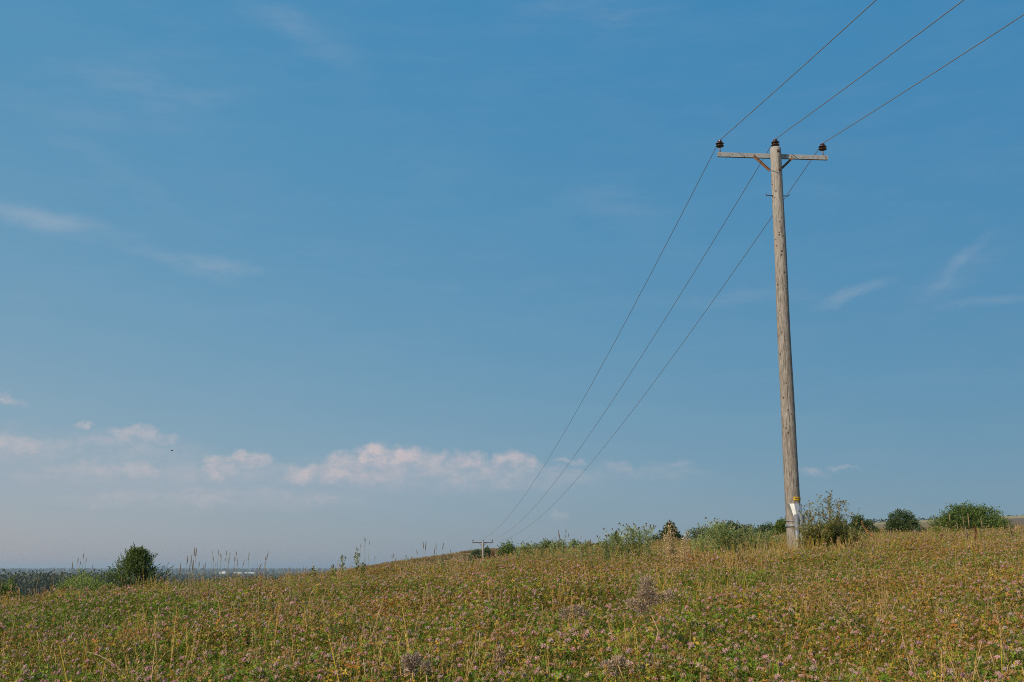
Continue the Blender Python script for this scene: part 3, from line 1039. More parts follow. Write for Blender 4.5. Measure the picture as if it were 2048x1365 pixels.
def spiky_conifer(px, ytop, wpx, Y, label):
    top = W(px, ytop, Y); z0 = gz(top.x, Y); h = top.z - z0
    root = empty('conifer', (top.x, Y, z0))
    w = wpx / FPX * Y
    b = MB()
    def spray(p, d, L):
        d = Vector(d).normalized()
        for k in range(15):
            t = k / 15
            q = p + d * L * t
            s = d.cross(Vector((rng.uniform(-1, 1), rng.uniform(-1, 1), rng.uniform(-1, 1))))
            if s.length < .01: continue
            s.normalize()
            c = rng.choice(CON[:2] if rng.random() < .7 else CON)
            b.leaf(q, d * .8 + s * .9 * (1.1 - t), s, L * .40 * (1.15 - t), L * .09, jit(c, .25), .1)
    nb = 430
    tr = MB()
    tr.tube([(0, 0, -.3), (0, 0, h * .5), (.03, 0, h * .97)], [.11, .07, .012], 8, (1, 1, 1))
    for k in range(nb):
        t = (k + .5) / nb
        z = h * (.16 + .84 * t ** .8)
        if z > h * .985: continue
        rad = min(w * .56, w * .5 * ((h - z) / 1.25) ** .95) * rng.uniform(.52, 1.16) + .02
        a = k * 2.39996 + rng.uniform(-.3, .3)
        e = Vector((math.cos(a) * rad, math.sin(a) * rad, z + rad * rng.uniform(.1, .5)))
        s0 = Vector((0, 0, z - rad * .15))
        if k % 4 == 0:
            tr.tube([s0, (s0 + e) / 2, e], [.018, .012, .004], 4, (1, 1, 1))
        for j in range(5):
            u = .35 + .65 * (j + rng.random()) / 5
            p = s0.lerp(e, u)
            dd = (e - s0).normalized() + Vector((rng.uniform(-.6, .6), rng.uniform(-.6, .6), rng.uniform(.1, 1.0)))
            spray(p, dd, rng.uniform(.14, .34) * (.8 + .5 * u))
    for k in range(8):
        spray(Vector((.03, 0, h * (.80 + .024 * k))), (rng.uniform(-.45, .45), rng.uniform(-.45, .45), 1), .22)
    tr.build('trunk', M_BARK, root)
    b.build('crown', M_TREE, root)
    tag(root, label, 'conifer')


spiky_conifer(275, 1104, 104, 45, 'dark spiky conifer rising above the crest on the left')

# far woods and hedges: one mass each
def woodland(name, px0, px1, Y0, Y1, n, h, leaf, cols, label, per=70, cat='woodland'):
    b = MB()
    for k in range(n):
        px = px0 + (px1 - px0) * (k + rng.random()) / n
        Y = rng.uniform(Y0, Y1)
        X = (px - 1024) / FPX * Y * CT
        z0 = gz(X, Y)
        hh = h * rng.uniform(.86, 1.08); w = hh * rng.uniform(.5, .75)
        base = rng.choice(cols)
        b.tube([(X, Y, z0 - .5), (X, Y, z0 + hh * .5)], w * .05, 5, (.04, .035, .03))
        for l in range(3):
            c0 = Vector((X + rng.uniform(-.25, .25) * w, Y + rng.uniform(-.25, .25) * w, z0 + hh * (.35 + .2 * l)))
            rr = w * (.55 - .1 * l)
            for _ in range(per // 3):
                d = Vector((rng.gauss(0, 1), rng.gauss(0, 1), rng.gauss(0, 1))).normalized()
                p = c0 + Vector((d.x * rr, d.y * rr, d.z * hh * .26)) * rng.uniform(.7, 1.05)
                b.leaf(p, (d + Vector((rng.uniform(-1, 1), rng.uniform(-1, 1), rng.uniform(-1, 1)))), d, leaf * rng.uniform(.7, 1.4), leaf * .9, jit(base, .25), .1)
    o = b.build(name, M_TREE)
    tag(o, label, cat, kind='stuff')


FW = [(.045, .06, .03), (.058, .072, .036), (.07, .08, .042)]
woodland('distant_wood', -420, 238, 620, 760, 190, 15.5, 1.25, FW, 'far dark wood along the foot of the sky at the left', 90)
woodland('distant_wood', 190, 640, 1100, 1500, 110, 14, 1.9, FW, 'far low line of trees beyond the crest, right of the conifer', 110)
woodland('distant_wood', -200, 900, 2300, 3000, 170, 17, 5, FW, 'blue line of woods across the far plain', 45)
woodland('distant_wood', -200, 900, 3500, 5200, 200, 20, 6, FW, 'middle blue belt of woods across the far plain', 40)
woodland('distant_wood', -200, 900, 7600, 9500, 190, 26, 10, FW, 'farthest hazy blue woods under the horizon', 40)
woodland('distant_hedge', 1735, 2100, 335, 350, 90, 1.3, .45, [(.05, .06, .03), (.08, .08, .045)], 'thin dark hedge along the top of the far right hill', 24, 'hedge')


# ------------------------------------------------------------------ farm buildings on the plain
def shed(px, py, wpx, hpx, Y, roofm, label, name='farm_building', pitch=.35, group=None):
    base = W(px, py, Y); w = wpx / FPX * Y
    z0 = gz(base.x, Y) - 3; h = base.z - z0
    root = empty(name, (base.x, Y, z0))
    dpt = max(8, w * .35)
    b = MB(); b.box(Matrix.Translation((0, 0, h * .5)), w, dpt, h, (1, 1, 1))
    b.build('wall', M_WHITEWALL, root)
    b = MB(); rz = h; e = w * .03
    b.v += [Vector(p) for p in ((-w / 2 - e, -dpt / 2 - .4, rz + .02), (w / 2 + e, -dpt / 2 - .4, rz + .02), (w / 2 + e, dpt / 2 + .4, rz + .02), (-w / 2 - e, dpt / 2 + .4, rz + .02), (-w / 2 - e, 0, rz + dpt * pitch), (w / 2 + e, 0, rz + dpt * pitch))]
    for f in ((0, 1, 5, 4), (2, 3, 4, 5), (0, 4, 3), (1, 2, 5), (0, 3, 2, 1)): b.face(f, (1, 1, 1))
    b.build('roof', roofm, root)
    tag(root, label, 'building', group)


shed(490, 1145.6, 46, 4.4, 7000, M_GREYROOF, 'long low white shed on the far plain', pitch=.06)
shed(448, 1143.2, 6, 4.4, 6800, M_REDROOF, 'small white house with red roof on the far plain', pitch=.3)
shed(441, 1145.2, 4, 4.0, 6900, M_GREYROOF, 'tiny white hut beside the red-roofed house', pitch=.3)


# ------------------------------------------------------------------ weeds
ORD = ['first', 'second', 'third', 'fourth', 'fifth', 'sixth', 'seventh', 'eighth', 'ninth', 'tenth', 'eleventh', 'twelfth', 'thirteenth', 'fourteenth', 'fifteenth', 'sixteenth', 'seventeenth', 'eighteenth', 'nineteenth', 'twentieth']
GG = [(.334, .377, .150), (.422, .456, .193), (.254, .307, .114), (.492, .502, .229)]
OLV = [(.37, .38, .09), (.31, .34, .08), (.25, .29, .065), (.46, .39, .14)]


def thistle(px, ytop, Y, label, h_foot=None, lean=0, cols=GG, heads=7, headcol=(.13, .065, .08), name='thistle', group=None, bushy=1.0, cat='thistle'):
    top = W(px, ytop, Y); z0 = gz(top.x, Y); h = top.z - z0
    root = empty(name, (top.x - lean, Y, z0))
    st, fo = MB(), MB()
    main = [Vector((0, 0, 0)), Vector((lean * .25 + rng.uniform(-.02, .02), 0, h * .35)), Vector((lean * .6, rng.uniform(-.03, .03), h * .7)), Vector((lean, 0, h - .02))]
    st.tube(main, [.007, .006, .0045, .003], 5, jit(cols[2], .1), 0)
    tips = [main[-1]]
    nb = max(3, int(heads * 1.1))
    for k in range(nb):
        t = rng.uniform(.42, .86)
        p = main[1].lerp(main[3], (t - .35) / .65)
        a = k * 2.4 + rng.uniform(-.4, .4); L = h * rng.uniform(.13, .30) * bushy
        e = p + Vector((math.cos(a) * L * .55, math.sin(a) * L * .55, L * .9))
        if e.z > h: e.z = h - rng.uniform(.0, .06)
        st.tube([p, (p + e) / 2 + Vector((math.cos(a) * L * .1, math.sin(a) * L * .1, -.01)), e], [.004, .003, .002], 4, jit(cols[0], .15), 0)
        tips.append(e)
        for _ in range(int(13 * bushy)):
            q = p.lerp(e, rng.random()); a2 = rng.uniform(0, 6.28)
            fo.leaf(q, (math.cos(a2), math.sin(a2), rng.uniform(.1, .9)), (0, 0, 1), rng.uniform(.035, .08), rng.uniform(.012, .022), jit(rng.choice(cols), .2), .15)
    nl = int(95 * h * bushy)
    for k in range(nl):
        t = .08 + .82 * k / nl
        p = main[0].lerp(main[3], t); a = k * 2.4 + rng.uniform(-.3, .3)
        L = rng.uniform(.09, .19) * (1.15 - .6 * t)
        fo.leaf(p, (math.cos(a), math.sin(a), rng.uniform(.25, .9)), (0, 0, 1), L, L * .24, jit(rng.choice(cols), .2), .2)
    st.build('stem', M_LEAF, root)
    fo.build('foliage', M_LEAF, root)
    for i, e in enumerate(tips[:heads]):
        add_head(e, root, headcol)
    tag(root, label, cat, group)
    return root


HEAD_ME = {}


def add_head(e, root, col, s=1.0):
    key = tuple(round(c, 3) for c in col)
    if key not in HEAD_ME:
        b = MB()
        b.blob((0, 0, .014), (.012, .012, .016), mixc(col, (.09, .10, .05), .45), 8, 5, .12)
        for k in range(26):
            a = k * 2.4; z = k / 26
            d = Vector((math.cos(a) * .75, math.sin(a) * .75, .4 + z))
            b.leaf(Vector((0, 0, .010 + .012 * z)) + Vector((d.x, d.y, 0)) * .009, d, (0, 0, 1), .014, .004, jit(col, .3), 0)
        HEAD_ME[key] = b.mesh('flower_head', M_HEAD)
    o = bpy.data.objects.new('flower_head', HEAD_ME[key]); COL.objects.link(o)
    o.parent = root; o.location = e
    o.rotation_euler = (rng.uniform(-.5, .5), rng.uniform(-.5, .5), rng.uniform(0, 6.28)); o.scale = (s, s, s)
    return o


TG = 'thistles in the clump left of the dry cream weed'
for px, yt, hd, lab in ((1212, 1071, 4, 'short thistle with dark heads at the left edge of the thistle clump'),
                        (1224, 1058, 3, 'slim thistle with a single high dark head left of the conifer'),
                        (1243, 1066, 6, 'thistle with spreading heads in front of the small conifer'),
                        (1256, 1058, 8, 'bushy thistle just left of the tallest one in the clump'),
                        (1266, 1047, 8, 'tallest thistle in the clump left of the dry cream weed'),
                        (1279, 1055, 8, 'bushy thistle just right of the tallest one in the clump'),
                        (1293, 1051, 6, 'thistle with high dark heads at the right edge of the clump')):
    thistle(px, yt, rng.uniform(21, 24), lab, heads=hd, headcol=(.16, .08, .095), group=TG, bushy=2.4)
WG = 'tall green weeds in the row left of the tall pole'
wk = [(1388, 1072, 'low leafy weed at the left end of the weed row'), (1400, 1062, 'green leafy weed second from the left end of the weed row'),
      (1412, 1054, 'weed with a pale top in front of the grey-green shrub'), (1421, 1046, 'tall weed with a dark bud left of the tallest in the row'),
      (1429, 1037, 'tallest weed of the row, tipped with a red bud'), (1438, 1052, 'leafy weed just right of the tallest in the row'),
      (1446, 1042, 'tall weed with a rusty top right of the tallest one'), (1457, 1052, 'leafy weed under the dark rounded shrub, its left side'),
      (1468, 1054, 'pale weed in front of the dark rounded shrub'), (1477, 1050, 'straight pale weed right of the dark rounded shrub'),
      (1488, 1062, 'low leafy weed in front of the greyish shrub'), (1499, 1050, 'straight grey weed in front of the greyish shrub'),
      (1509, 1064, 'low green weed right of the greyish shrub'), (1520, 1060, 'weed with whitish buds left of the dark shrub by the green tree'),
      (1533, 1058, 'slim weed with a cream spike in front of the dark shrub by the green tree'), (1548, 1068, 'low brownish weed in front of the bright green tree')]
for px, yt, lab in wk:
    hc = (.20, .05, .05) if px == 1429 else (.30, .13, .06) if px == 1446 else (.28, .24, .16)
    thistle(px, yt, rng.uniform(22, 25.5), lab, heads=4, headcol=hc, cols=GG + OLV[:1], name='tall_weed', group=WG, bushy=2.1, cat='weed', lean=rng.uniform(-.05, .05))

for k, (px, yt) in enumerate([(1036, 1087), (1063, 1083), (1083, 1086), (1104, 1080), (1126, 1084), (1141, 1079), (1158, 1085), (1170, 1081), (1187, 1087), (1203, 1083)]):
    thistle(px, yt, rng.uniform(25, 29), 'pale green weed on the brow, %s from left between distant pole and thistle clump' % ORD[k], heads=3, headcol=(.26, .2, .12), cols=GG + OLV[:2], name='tall_weed', group='pale weeds along the brow', bushy=1.7, cat='weed')

# the big thistle bush beside the pole
def thistle_bush():
    Y = 20.4
    c = W(1655, 1100, Y); z0 = gz(c.x, Y)
    root = empty('thistle_bush', (c.x, Y, z0))
    st, fo = MB(), MB()
    tops = [(1608, 1014), (1618, 1003), (1611, 1026), (1627, 1007), (1634, 991), (1637, 1012), (1648, 997), (1652, 986), (1655, 992), (1661, 994), (1668, 1000), (1672, 1002), (1683, 998), (1687, 1004), (1680, 1013),
            (1690, 1028), (1698, 1040), (1711, 1020), (1718, 1029), (1722, 1050), (1640, 1020), (1662, 1016), (1676, 1024), (1622, 1022), (1650, 1030), (1604, 1046), (1612, 1052), (1700, 1056), (1712, 1066), (1685, 1040), (1630, 1040), (1665, 1036),
            (1594, 1052), (1600, 1040), (1588, 1070), (1598, 1062), (1603, 1030), (1592, 1080), (1606, 1070), (1620, 1056), (1636, 1060), (1655, 1058), (1676, 1052), (1694, 1064), (1706, 1048), (1716, 1074), (1726, 1066), (1645, 1044), (1625, 1036), (1688, 1050)]
    heads = []
    for i, (px, py) in enumerate(tops):
        t = W(px, py, Y) - root.location
        yy = rng.uniform(-.38, .38) if py < 1054 else rng.uniform(-.42, .05)
        t.y = yy; t.x *= (1 + yy / Y)
        b0 = Vector((t.x * .22 + rng.uniform(-.08, .08), yy * .35, -.03))
        bow = Vector((t.x * .12, 0, 0))
        pts = [b0.lerp(t, k / 6) + bow * math.sin(k / 6 * math.pi) for k in range(7)]
        st.tube(pts, [.008, .007, .006, .005, .004, .003, .002], 5, jit((.34, .27, .14) if i % 3 == 0 else (.24, .21, .09), .2))
        heads.append(pts[-1])
        H = t.z
        for k in range(int(150 * H)):
            u = rng.uniform(.05, .95) ** .85
            if py < 1042 and u > .62 and rng.random() < .78: u *= .62
            j = min(5, int(u * 6)); p = pts[j].lerp(pts[j + 1], u * 6 - j)
            a = rng.uniform(0, 6.28); L = rng.uniform(.06, .155) * (1.15 - .6 * u)
            col = OLV if rng.random() < .48 else GG if rng.random() < .9 else STRAW
            fo.leaf(p, (math.cos(a), math.sin(a), rng.uniform(-.1, .9)), (0, 0, 1), L, L * .26, jit(rng.choice(col), .25), .2)
        for k in range(7):
            u = rng.uniform(.4, .97); j = min(5, int(u * 6)); p = pts[j].lerp(pts[j + 1], u * 6 - j)
            a = rng.uniform(0, 6.28); L = rng.uniform(.08, .30)
            e = p + Vector((math.cos(a) * L * .75, math.sin(a) * L * .75, L * .6))
            lim = t.z + rng.uniform(-.05, .0)
            if e.z > lim: e.z = lim
            st.tube([p, (p + e) / 2 + Vector((0, 0, -.01)), e], [.0032, .0024, .0016], 4, jit((.30, .25, .12), .2))
            if u > .68 and rng.random() < .8: heads.append(e)
            for _ in range(16):
                q = p.lerp(e, rng.random()); a2 = rng.uniform(0, 6.28)
                L2 = rng.uniform(.025, .06)
                fo.leaf(q, (math.cos(a2), math.sin(a2), rng.uniform(0, .9)), (0, 0, 1), L2, L2 * .32, jit(rng.choice(OLV if rng.random() < .7 else STRAW), .25), .2)
    st.build('stem', M_LEAF, root); fo.build('foliage', M_LEAF, root)
    heads.sort(key=lambda p: -p.z)
    for e in heads[:96]:
        add_head(e, root, rng.choice([(.18, .14, .07), (.27, .20, .09), (.20, .13, .09)]), rng.uniform(.62, .95))
    tag(root, 'big tangled thistle bush with dark seed heads leaning on the right of the tall pole', 'thistle')


thistle_bush()


# the dry cream weed
def cream_weed():
    Y = 18.5
    c = W(1350, 1110, Y); z0 = gz(c.x, Y)
    root = empty('dry_weed', (c.x, Y, z0))
    st, tf = MB(), MB()
    tan = [(.36, .25, .12), (.42, .30, .15), (.30, .20, .09)]
    for k in range(15):
        px, py = rng.uniform(1326, 1378), rng.uniform(1050, 1084)
        if k == 0: px, py = 1338, 1050
        t = W(px, py, Y) - root.location; t.y = rng.uniform(-.13, .13)
        b0 = Vector((rng.uniform(-.05, .05), rng.uniform(-.04, .04), -.02))
        pts = [b0.lerp(t, j / 5) + Vector((t.x * .1 * math.sin(j / 5 * 3.14), 0, 0)) for j in range(6)]
        st.tube(pts, [.006, .005, .0045, .004, .003, .002], 4, jit(rng.choice(tan), .15))
        for j in range(26):
            u = rng.uniform(.5, 1.0); q = min(4, int(u * 5)); p = pts[q].lerp(pts[q + 1], u * 5 - q)
            e = p + Vector((rng.uniform(-.055, .055), rng.uniform(-.055, .055), rng.uniform(0, .05)))
            st.tube([p, e], .0012, 3, rng.choice(tan), 0, False)
            for _ in range(5):
                tf.leaf(e, (rng.uniform(-1, 1), rng.uniform(-1, 1), rng.uniform(-.2, 1)), (0, 0, 1), rng.uniform(.014, .026), .011, jit(rng.choice([(.62, .52, .34), (.70, .60, .42), (.50, .38, .20)]), .15), .1)
        for j in range(22):
            u = rng.uniform(.05, .6); q = min(4, int(u * 5)); p = pts[q].lerp(pts[q + 1], u * 5 - q)
            tf.leaf(p, (rng.uniform(-1, 1), rng.uniform(-1, 1), rng.uniform(-.3, 1)), (0, 0, 1), rng.uniform(.03, .07), .010, jit(rng.choice(tan), .2), .1)
    st.build('stem', M_DRY, root); tf.build('seed_tuft', M_DRY, root)
    tag(root, 'dry tan weed with cream seed tufts standing in front of the pointed tree', 'weed')


cream_weed()

# thin weeds against the sky, middle left
def sky_weed(px, ytop, Y, label, cols=OLV):
    return thistle(px, ytop, Y, label, heads=9, headcol=(.13, .12, .07), cols=cols, name='sky_weed'.replace('sky_', 'branching_'), bushy=.55, cat='weed')


sky_weed(685, 1111, 21, 'thin branching weed on the skyline, left of the taller bushy one')
sky_weed(715, 1099, 21, 'taller branching weed on the skyline left of the slope edge')
sky_weed(727, 1126, 20, 'short branching weed at the foot of the taller skyline weed')
sky_weed(812, 1112, 24, 'small drooping weed on the skyline of the far slope')
sky_weed(882, 1115, 22, 'bluish-green weed standing before the far slope, left of the distant pole', GG)
sky_weed(627, 1133, 20, 'tiny weed with buds on the skyline left of the branching weeds')
sky_weed(667, 1130, 20, 'single upright weed with a dark bud on the skyline')
sky_weed(1046, 1083, 24, 'dark-budded weed in front of the small grey-green bush')
sky_weed(1056, 1086, 24, 'dark-budded weed in front of the tufted bush on the brow')

# ------------------------------------------------------------------ single grass stalks


def stalk(px, ytop, Y, hlpx, hwpx, leanpx, cs, ch, label, group):
    leanpx += rng.uniform(-1.6, 1.6)
    top = W(px, ytop, Y); lean = leanpx / FPX * Y
    bx = top.x - lean * 3.0
    z0 = gz(bx, Y)
    root = empty('grass_stalk', (bx, Y, z0))
    t = top - root.location
    pts = [Vector((t.x * (k / 6) ** 1.6, .02 * math.sin(k), t.z * k / 6)) for k in range(7)]
    hl = hlpx / FPX * Y; hr = hwpx * .86 / FPX * Y / 2
    b = MB(); b.tube(pts, [.0026, .0025, .0023, .0021, .0019, .0017, .0013], 4, cs)
    for k in range(3):
        a = rng.uniform(0, 6.28); p = pts[1 + k] * .8; L = rng.uniform(.1, .2)
        b.blade([p, p + Vector((math.cos(a) * L * .5, math.sin(a) * L * .5, L * .6)), p + Vector((math.cos(a) * L, math.sin(a) * L, L * .5))], .005, cs)
    b.build('stem', M_DRY, root)
    s = MB(); d = (pts[-1] - pts[-2]).normalized()
    n = max(14, int(hl / .003))
    for k in range(n):
        u = k / n; a = k * 2.4
        q = d.cross(Vector((math.cos(a), math.sin(a), .13))).normalized()
        r = hr * (1 - .75 * abs(u - .42) ** 1.2)
        s.leaf(pts[-1] - d * hl * (1 - u) + q * r * .3, d * 1.3 + q * .9, q, r * 1.5, r * .9, jit(ch, .25), 0)
    s.tube([pts[-1] - d * hl, pts[-1] - d * hl * .5, pts[-1] + d * .004], [hr * .4, hr * .62, hr * .2], 5, ch)
    s.build('seed_head', M_DRY, root)
    tag(root, label, 'grass stalk', group)


SD, SH = (.27, .23, .12), (.24, .19, .115)
PD, PH = (.32, .25, .13), (.34, .26, .15)


def cluster(items, Y, cs, ch, desc, where, group):
    items = sorted(items)
    for k, it in enumerate(items):
        px, yt, hl, hw, ln = it
        stalk(px, yt, Y + rng.uniform(-1, 1), hl, hw, ln, jit(cs, .15), jit(ch, .2), '%s, %s from left %s' % (desc, ORD[k], where), group)


cluster([(110, 1134, 8, 2.2, 0), (123, 1138, 7, 2, 1), (129, 1135, 8, 2, 0), (146, 1124, 16, 2.8, 0), (157, 1116, 10, 2.4, 2), (162, 1122, 9, 2.2, 1), (168, 1107, 9, 2.4, 1), (173, 1117, 9, 2.4, -1), (186, 1129, 8, 2.4, -2)],
        14.5, SD, SH, 'thin dark-spiked grass stalk', 'over the broad green bush', 'grass stalks over the broad green bush')
cluster([(347, 1130, 10, 1.8, 2), (362, 1126, 24, 3.6, 0), (376, 1112, 17, 3.2, 1), (383, 1111, 22, 3.2, -1), (387, 1121, 20, 3.4, 0), (389.5, 1095, 18, 3.2, 0), (393, 1097, 16, 3.4, -.5), (399, 1124, 11, 2.6, -.5), (407, 1130, 8, 2, 0), (411, 1126, 11, 2.8, 0), (379, 1131, 12, 2.6, 0)],
        13.5, (.27, .22, .12), (.25, .19, .11), 'grass stalk with thick pale spike', 'beside the spiky conifer', 'grass stalks right of the spiky conifer')
cluster([(426, 1102, 5, 1.8, -1), (427.5, 1113, 9, 2.2, -.5), (432, 1124, 8, 1.8, 0), (437.5, 1100, 9, 2.4, -.5), (441, 1108, 5, 2, -1), (444, 1110, 6, 2, -1), (453, 1102, 9, 2.4, -2), (451, 1117, 6, 2, 0), (458.5, 1114, 12, 2.4, 0), (460.5, 1105, 7, 2.2, .5), (473.5, 1104, 8, 2.4, 2), (470, 1113, 9, 2.4, 1), (476, 1116, 9, 2, 1), (475.5, 1125, 8, 2.2, 0), (489, 1120, 13, 2.4, 3), (498.5, 1105, 9, 2.2, 1), (496.5, 1115, 6, 2, 0)],
        16, SD, SH, 'fine narrow-spiked grass stalk', 'in the row above the white shed', 'grass stalks above the white shed')
cluster([(523, 1128, 13, 3.4, 9), (532, 1113, 8, 2.2, 1), (537, 1104, 16, 2.4, 4), (531, 1124, 10, 2, 1)],
        15, PD, SH, 'leaning bristly grass stalk', 'of the four right of the white shed', 'grass stalks right of the white shed')
cluster([(713, 1094, 7, 1.8, 0), (722, 1087, 8, 1.8, 0), (728, 1074, 8, 1.8, -1), (731, 1077, 8, 1.8, -1), (739, 1083, 7, 1.8, 0), (750, 1113, 4, 2, 0)],
        21, SD, SH, 'very thin tall grass stalk', 'behind the taller branching weed', 'thin stalks behind the branching weed')
cluster([(784, 1109, 8, 2.2, 0), (787.5, 1107, 9, 2.4, -.5), (791, 1117, 6, 2, 0), (833, 1100, 9, 2.4, -3), (846, 1083, 14, 2.4, -1), (852, 1083, 18, 2.6, .5), (870, 1095, 15, 2.4, 3), (872, 1087, 12, 2.2, 0), (887, 1086, 12, 2.4, 3), (901, 1100, 6, 2, 0), (823, 1114, 4, 2.4, 1), (913, 1104, 10, 2.4, 0)],
        24, SD, SH, 'dark grass stalk', 'on the skyline of the far slope', 'grass stalks on the far slope skyline')
cluster([(1110, 1074, 5, 2, 0), (1117, 1061, 14, 2.6, -1), (1119, 1069, 12, 2.2, 0), (1130, 1071, 4, 2.4, -2), (1132, 1059, 8, 2.6, 0), (1136.5, 1067, 8, 2.4, 0), (1162, 1073, 5, 2.2, 0)],
        20, SD, (.19, .13, .10), 'brown grass stalk', 'above the olive bush on the brow', 'grass stalks above the olive bush')
cluster([(1892, 1056, 12, 3, 0), (1899, 1028, 16, 3, 1), (1913, 1045, 14, 3, 0), (1925, 1033, 22, 3.2, 0), (1931, 1054, 14, 3.4, -.5), (1935.5, 1027, 26, 3.6, 1.5), (1934, 1060, 16, 3, 0), (1961, 1035, 22, 3.2, 0), (2017, 1048, 18, 4, 0), (2030, 1050, 14, 3, 0), (2022, 1062, 14, 3, 0)],
        16, PD, PH, 'straw grass stalk with pale spike', 'before the double-domed bush', 'pale stalks before the double-domed bush')
cluster([(1775, 1066, 10, 2.8, 0), (1781, 1065, 10, 2.8, 0), (1786, 1064, 11, 2.8, 1), (1792, 1066, 9, 2.8, 1), (1745, 1062, 16, 3, 0)],
        20, PD, PH, 'short pale grass stalk', 'below the round dark bush', 'pale stalks below the round dark bush')
cluster([(5, 1163, 18, 3.6, 0), (24, 1168, 16, 3.6, -1), (36, 1180, 10, 3, 0), (60, 1178, 10, 3, 0), (70, 1180, 14, 3.4, -1), (78, 1155, 20, 4, 0), (91, 1170, 10, 3, 3)],
        13, (.26, .17, .09), (.30, .19, .11), 'short brown grass stalk', 'at the left edge below the wood', 'brown stalks at the left edge')

# ------------------------------------------------------------------ dead stalks lying and standing in the clover
_ds = np.concatenate([np.linspace(3.2, 15, 240), np.linspace(15, 40, 120)])


def depth_at(px, py):
    best = None
    for d in _ds:
        X = (px - 1024) / FPX * d * CT
        z = gz(X, d) + .29
        up = (z - EYE) * CT - d * ST; dp = d * CT + (z - EYE) * ST
        y = 682.5 - FPX * up / dp
        e = abs(y - py)
        if best is None or e < best[0]: best = (e, d)
    return best[1]


def dead_stalk(path, label, cs=(.46, .34, .17), ch=(.44, .31, .15), wpx=4, seedfrom=.35, name='dead_stalk', dens=1.0, group=None, branches=0):
    """A dried stalk along a path of picture points; its lower end stands in the clover."""
    x0, y0 = path[0]
    Y = depth_at(x0, y0)
    foot = W(x0, y0, Y); z0 = gz(foot.x, Y)
    root = empty(name, (foot.x, Y, z0))
    pts = [Vector((0, 0, 0))]
    n = len(path)
    for i, (x, y) in enumerate(path):
        p = W(x, y, Y - .06 * i / max(1, n - 1)) - root.location
        pts.append(p)
    fine = []
    for i in range(len(pts) - 1):
        for k in range(6):
            fine.append(pts[i].lerp(pts[i + 1], k / 6) + Vector((rng.uniform(-1, 1), rng.uniform(-1, 1), rng.uniform(-1, 1))) * .0015)
    fine.append(pts[-1])
    b = MB(); m = len(fine)
    b.tube(fine, [.0042 * (1 - .6 * i / m) for i in range(m)], 5, cs)
    s = MB(); r = wpx / FPX * Y / 2
    L = sum((fine[i + 1] - fine[i]).length for i in range(m - 1))
    for k in range(int(L / .0032 * dens)):
        u = seedfrom + (1 - seedfrom) * rng.random()
        i = min(m - 2, int(u * (m - 1))); p = fine[i].lerp(fine[i + 1], u * (m - 1) - i)
        d = (fine[i + 1] - fine[i]).normalized()
        q = Vector((rng.uniform(-1, 1), rng.uniform(-1, 1), rng.uniform(-1, 1)))
        taper = .5 + .9 * math.sin(math.pi * min(1, (u - seedfrom) / (1 - seedfrom) * .85 + .12))
        s.leaf(p, d * .9 + q * .7, q, r * 1.7 * taper, r * .55, jit(ch, .25), .1)
    for k in range(branches):
        i = rng.randrange(m // 2, m - 1); p = fine[i]
        e = p + Vector((rng.uniform(-.10, .10), rng.uniform(-.05, .05), rng.uniform(.02, .12)))
        b.tube([p, (p + e) / 2, e], [.002, .0015, .001], 4, cs)
        for _ in range(16):
            w = p.lerp(e, rng.uniform(.3, 1))
            s.leaf(w, (rng.uniform(-1, 1), rng.uniform(-1, 1), rng.uniform(0, 1)), (0, 0, 1), r * 1.6, r * .5, jit(ch, .25), .1)
    b.build('stem', M_DRY, root)
    s.build('seed_head', M_DRY, root)
    tag(root, label, 'dead stalk', group or 'dead stalks in the clover')


dead_stalk([(527, 1215), (524, 1180), (521, 1145)], 'pinkish dry stalk below the leaning bristly grass spikes', (.42, .25, .15), (.45, .27, .17), 5, .15)
dead_stalk([(352, 1268), (355, 1240), (353, 1218)], 'short orange dry stalk in the clover below the spiky conifer', ch=(.46, .28, .12), wpx=4.5)
dead_stalk([(590, 1345), (586, 1300), (584, 1262), (586, 1246)], 'tall yellow dry stalk with dense seeds, right one of an upright pair', (.5, .36, .12), (.5, .34, .12), 6, .1)
dead_stalk([(582, 1330), (574, 1285), (577, 1248)], 'slender greyish dry stalk, left one of an upright pair', (.36, .27, .16), (.33, .23, .15), 4, .2)
dead_stalk([(728, 1310), (742, 1275), (756, 1245)], 'straw stalk leaning right, near the lower middle left', wpx=5, seedfrom=.2)
dead_stalk([(722, 1300), (724, 1270), (728, 1247)], 'upright straw stalk left of the one leaning right', wpx=4, seedfrom=.3)
dead_stalk([(1003, 1235), (1001, 1195), (1004, 1163)], 'pinkish straw stalk alone in the clover below the distant pole', (.46, .29, .17), (.47, .31, .19), 6, .15)
dead_stalk([(965, 1195), (964, 1160), (965, 1128)], 'thin bare straw stalk right below the distant pole', wpx=2, seedfrom=.75, dens=.3)
dead_stalk([(252, 1352), (232, 1330), (200, 1312), (172, 1303), (168, 1290), (171, 1270)], 'bent bare stalk with a hooked end near the lower left corner', (.52, .38, .22), wpx=2.5, seedfrom=.3, dens=.35)
dead_stalk([(302, 1372), (306, 1335), (312, 1290), (312, 1255), (318, 1215)], 'long thin upright stalk right of the hooked stalk', (.50, .36, .17), wpx=2.2, seedfrom=.6, dens=.3)
dead_stalk([(304, 1350), (316, 1325), (332, 1306)], 'yellow forked stalk leaning right, beside the long thin stalk', (.5, .37, .14), wpx=3.5, seedfrom=.3, dens=.7)
dead_stalk([(492, 1240), (498, 1215), (496, 1192)], 'short yellow dry stalk in the clover below the white shed', (.45, .33, .12), wpx=4.5)
dead_stalk([(568, 1185), (552, 1165), (541, 1150)], 'pale arching grass stalk leaning left below the four leaning spikes', (.5, .4, .2), wpx=3.5)
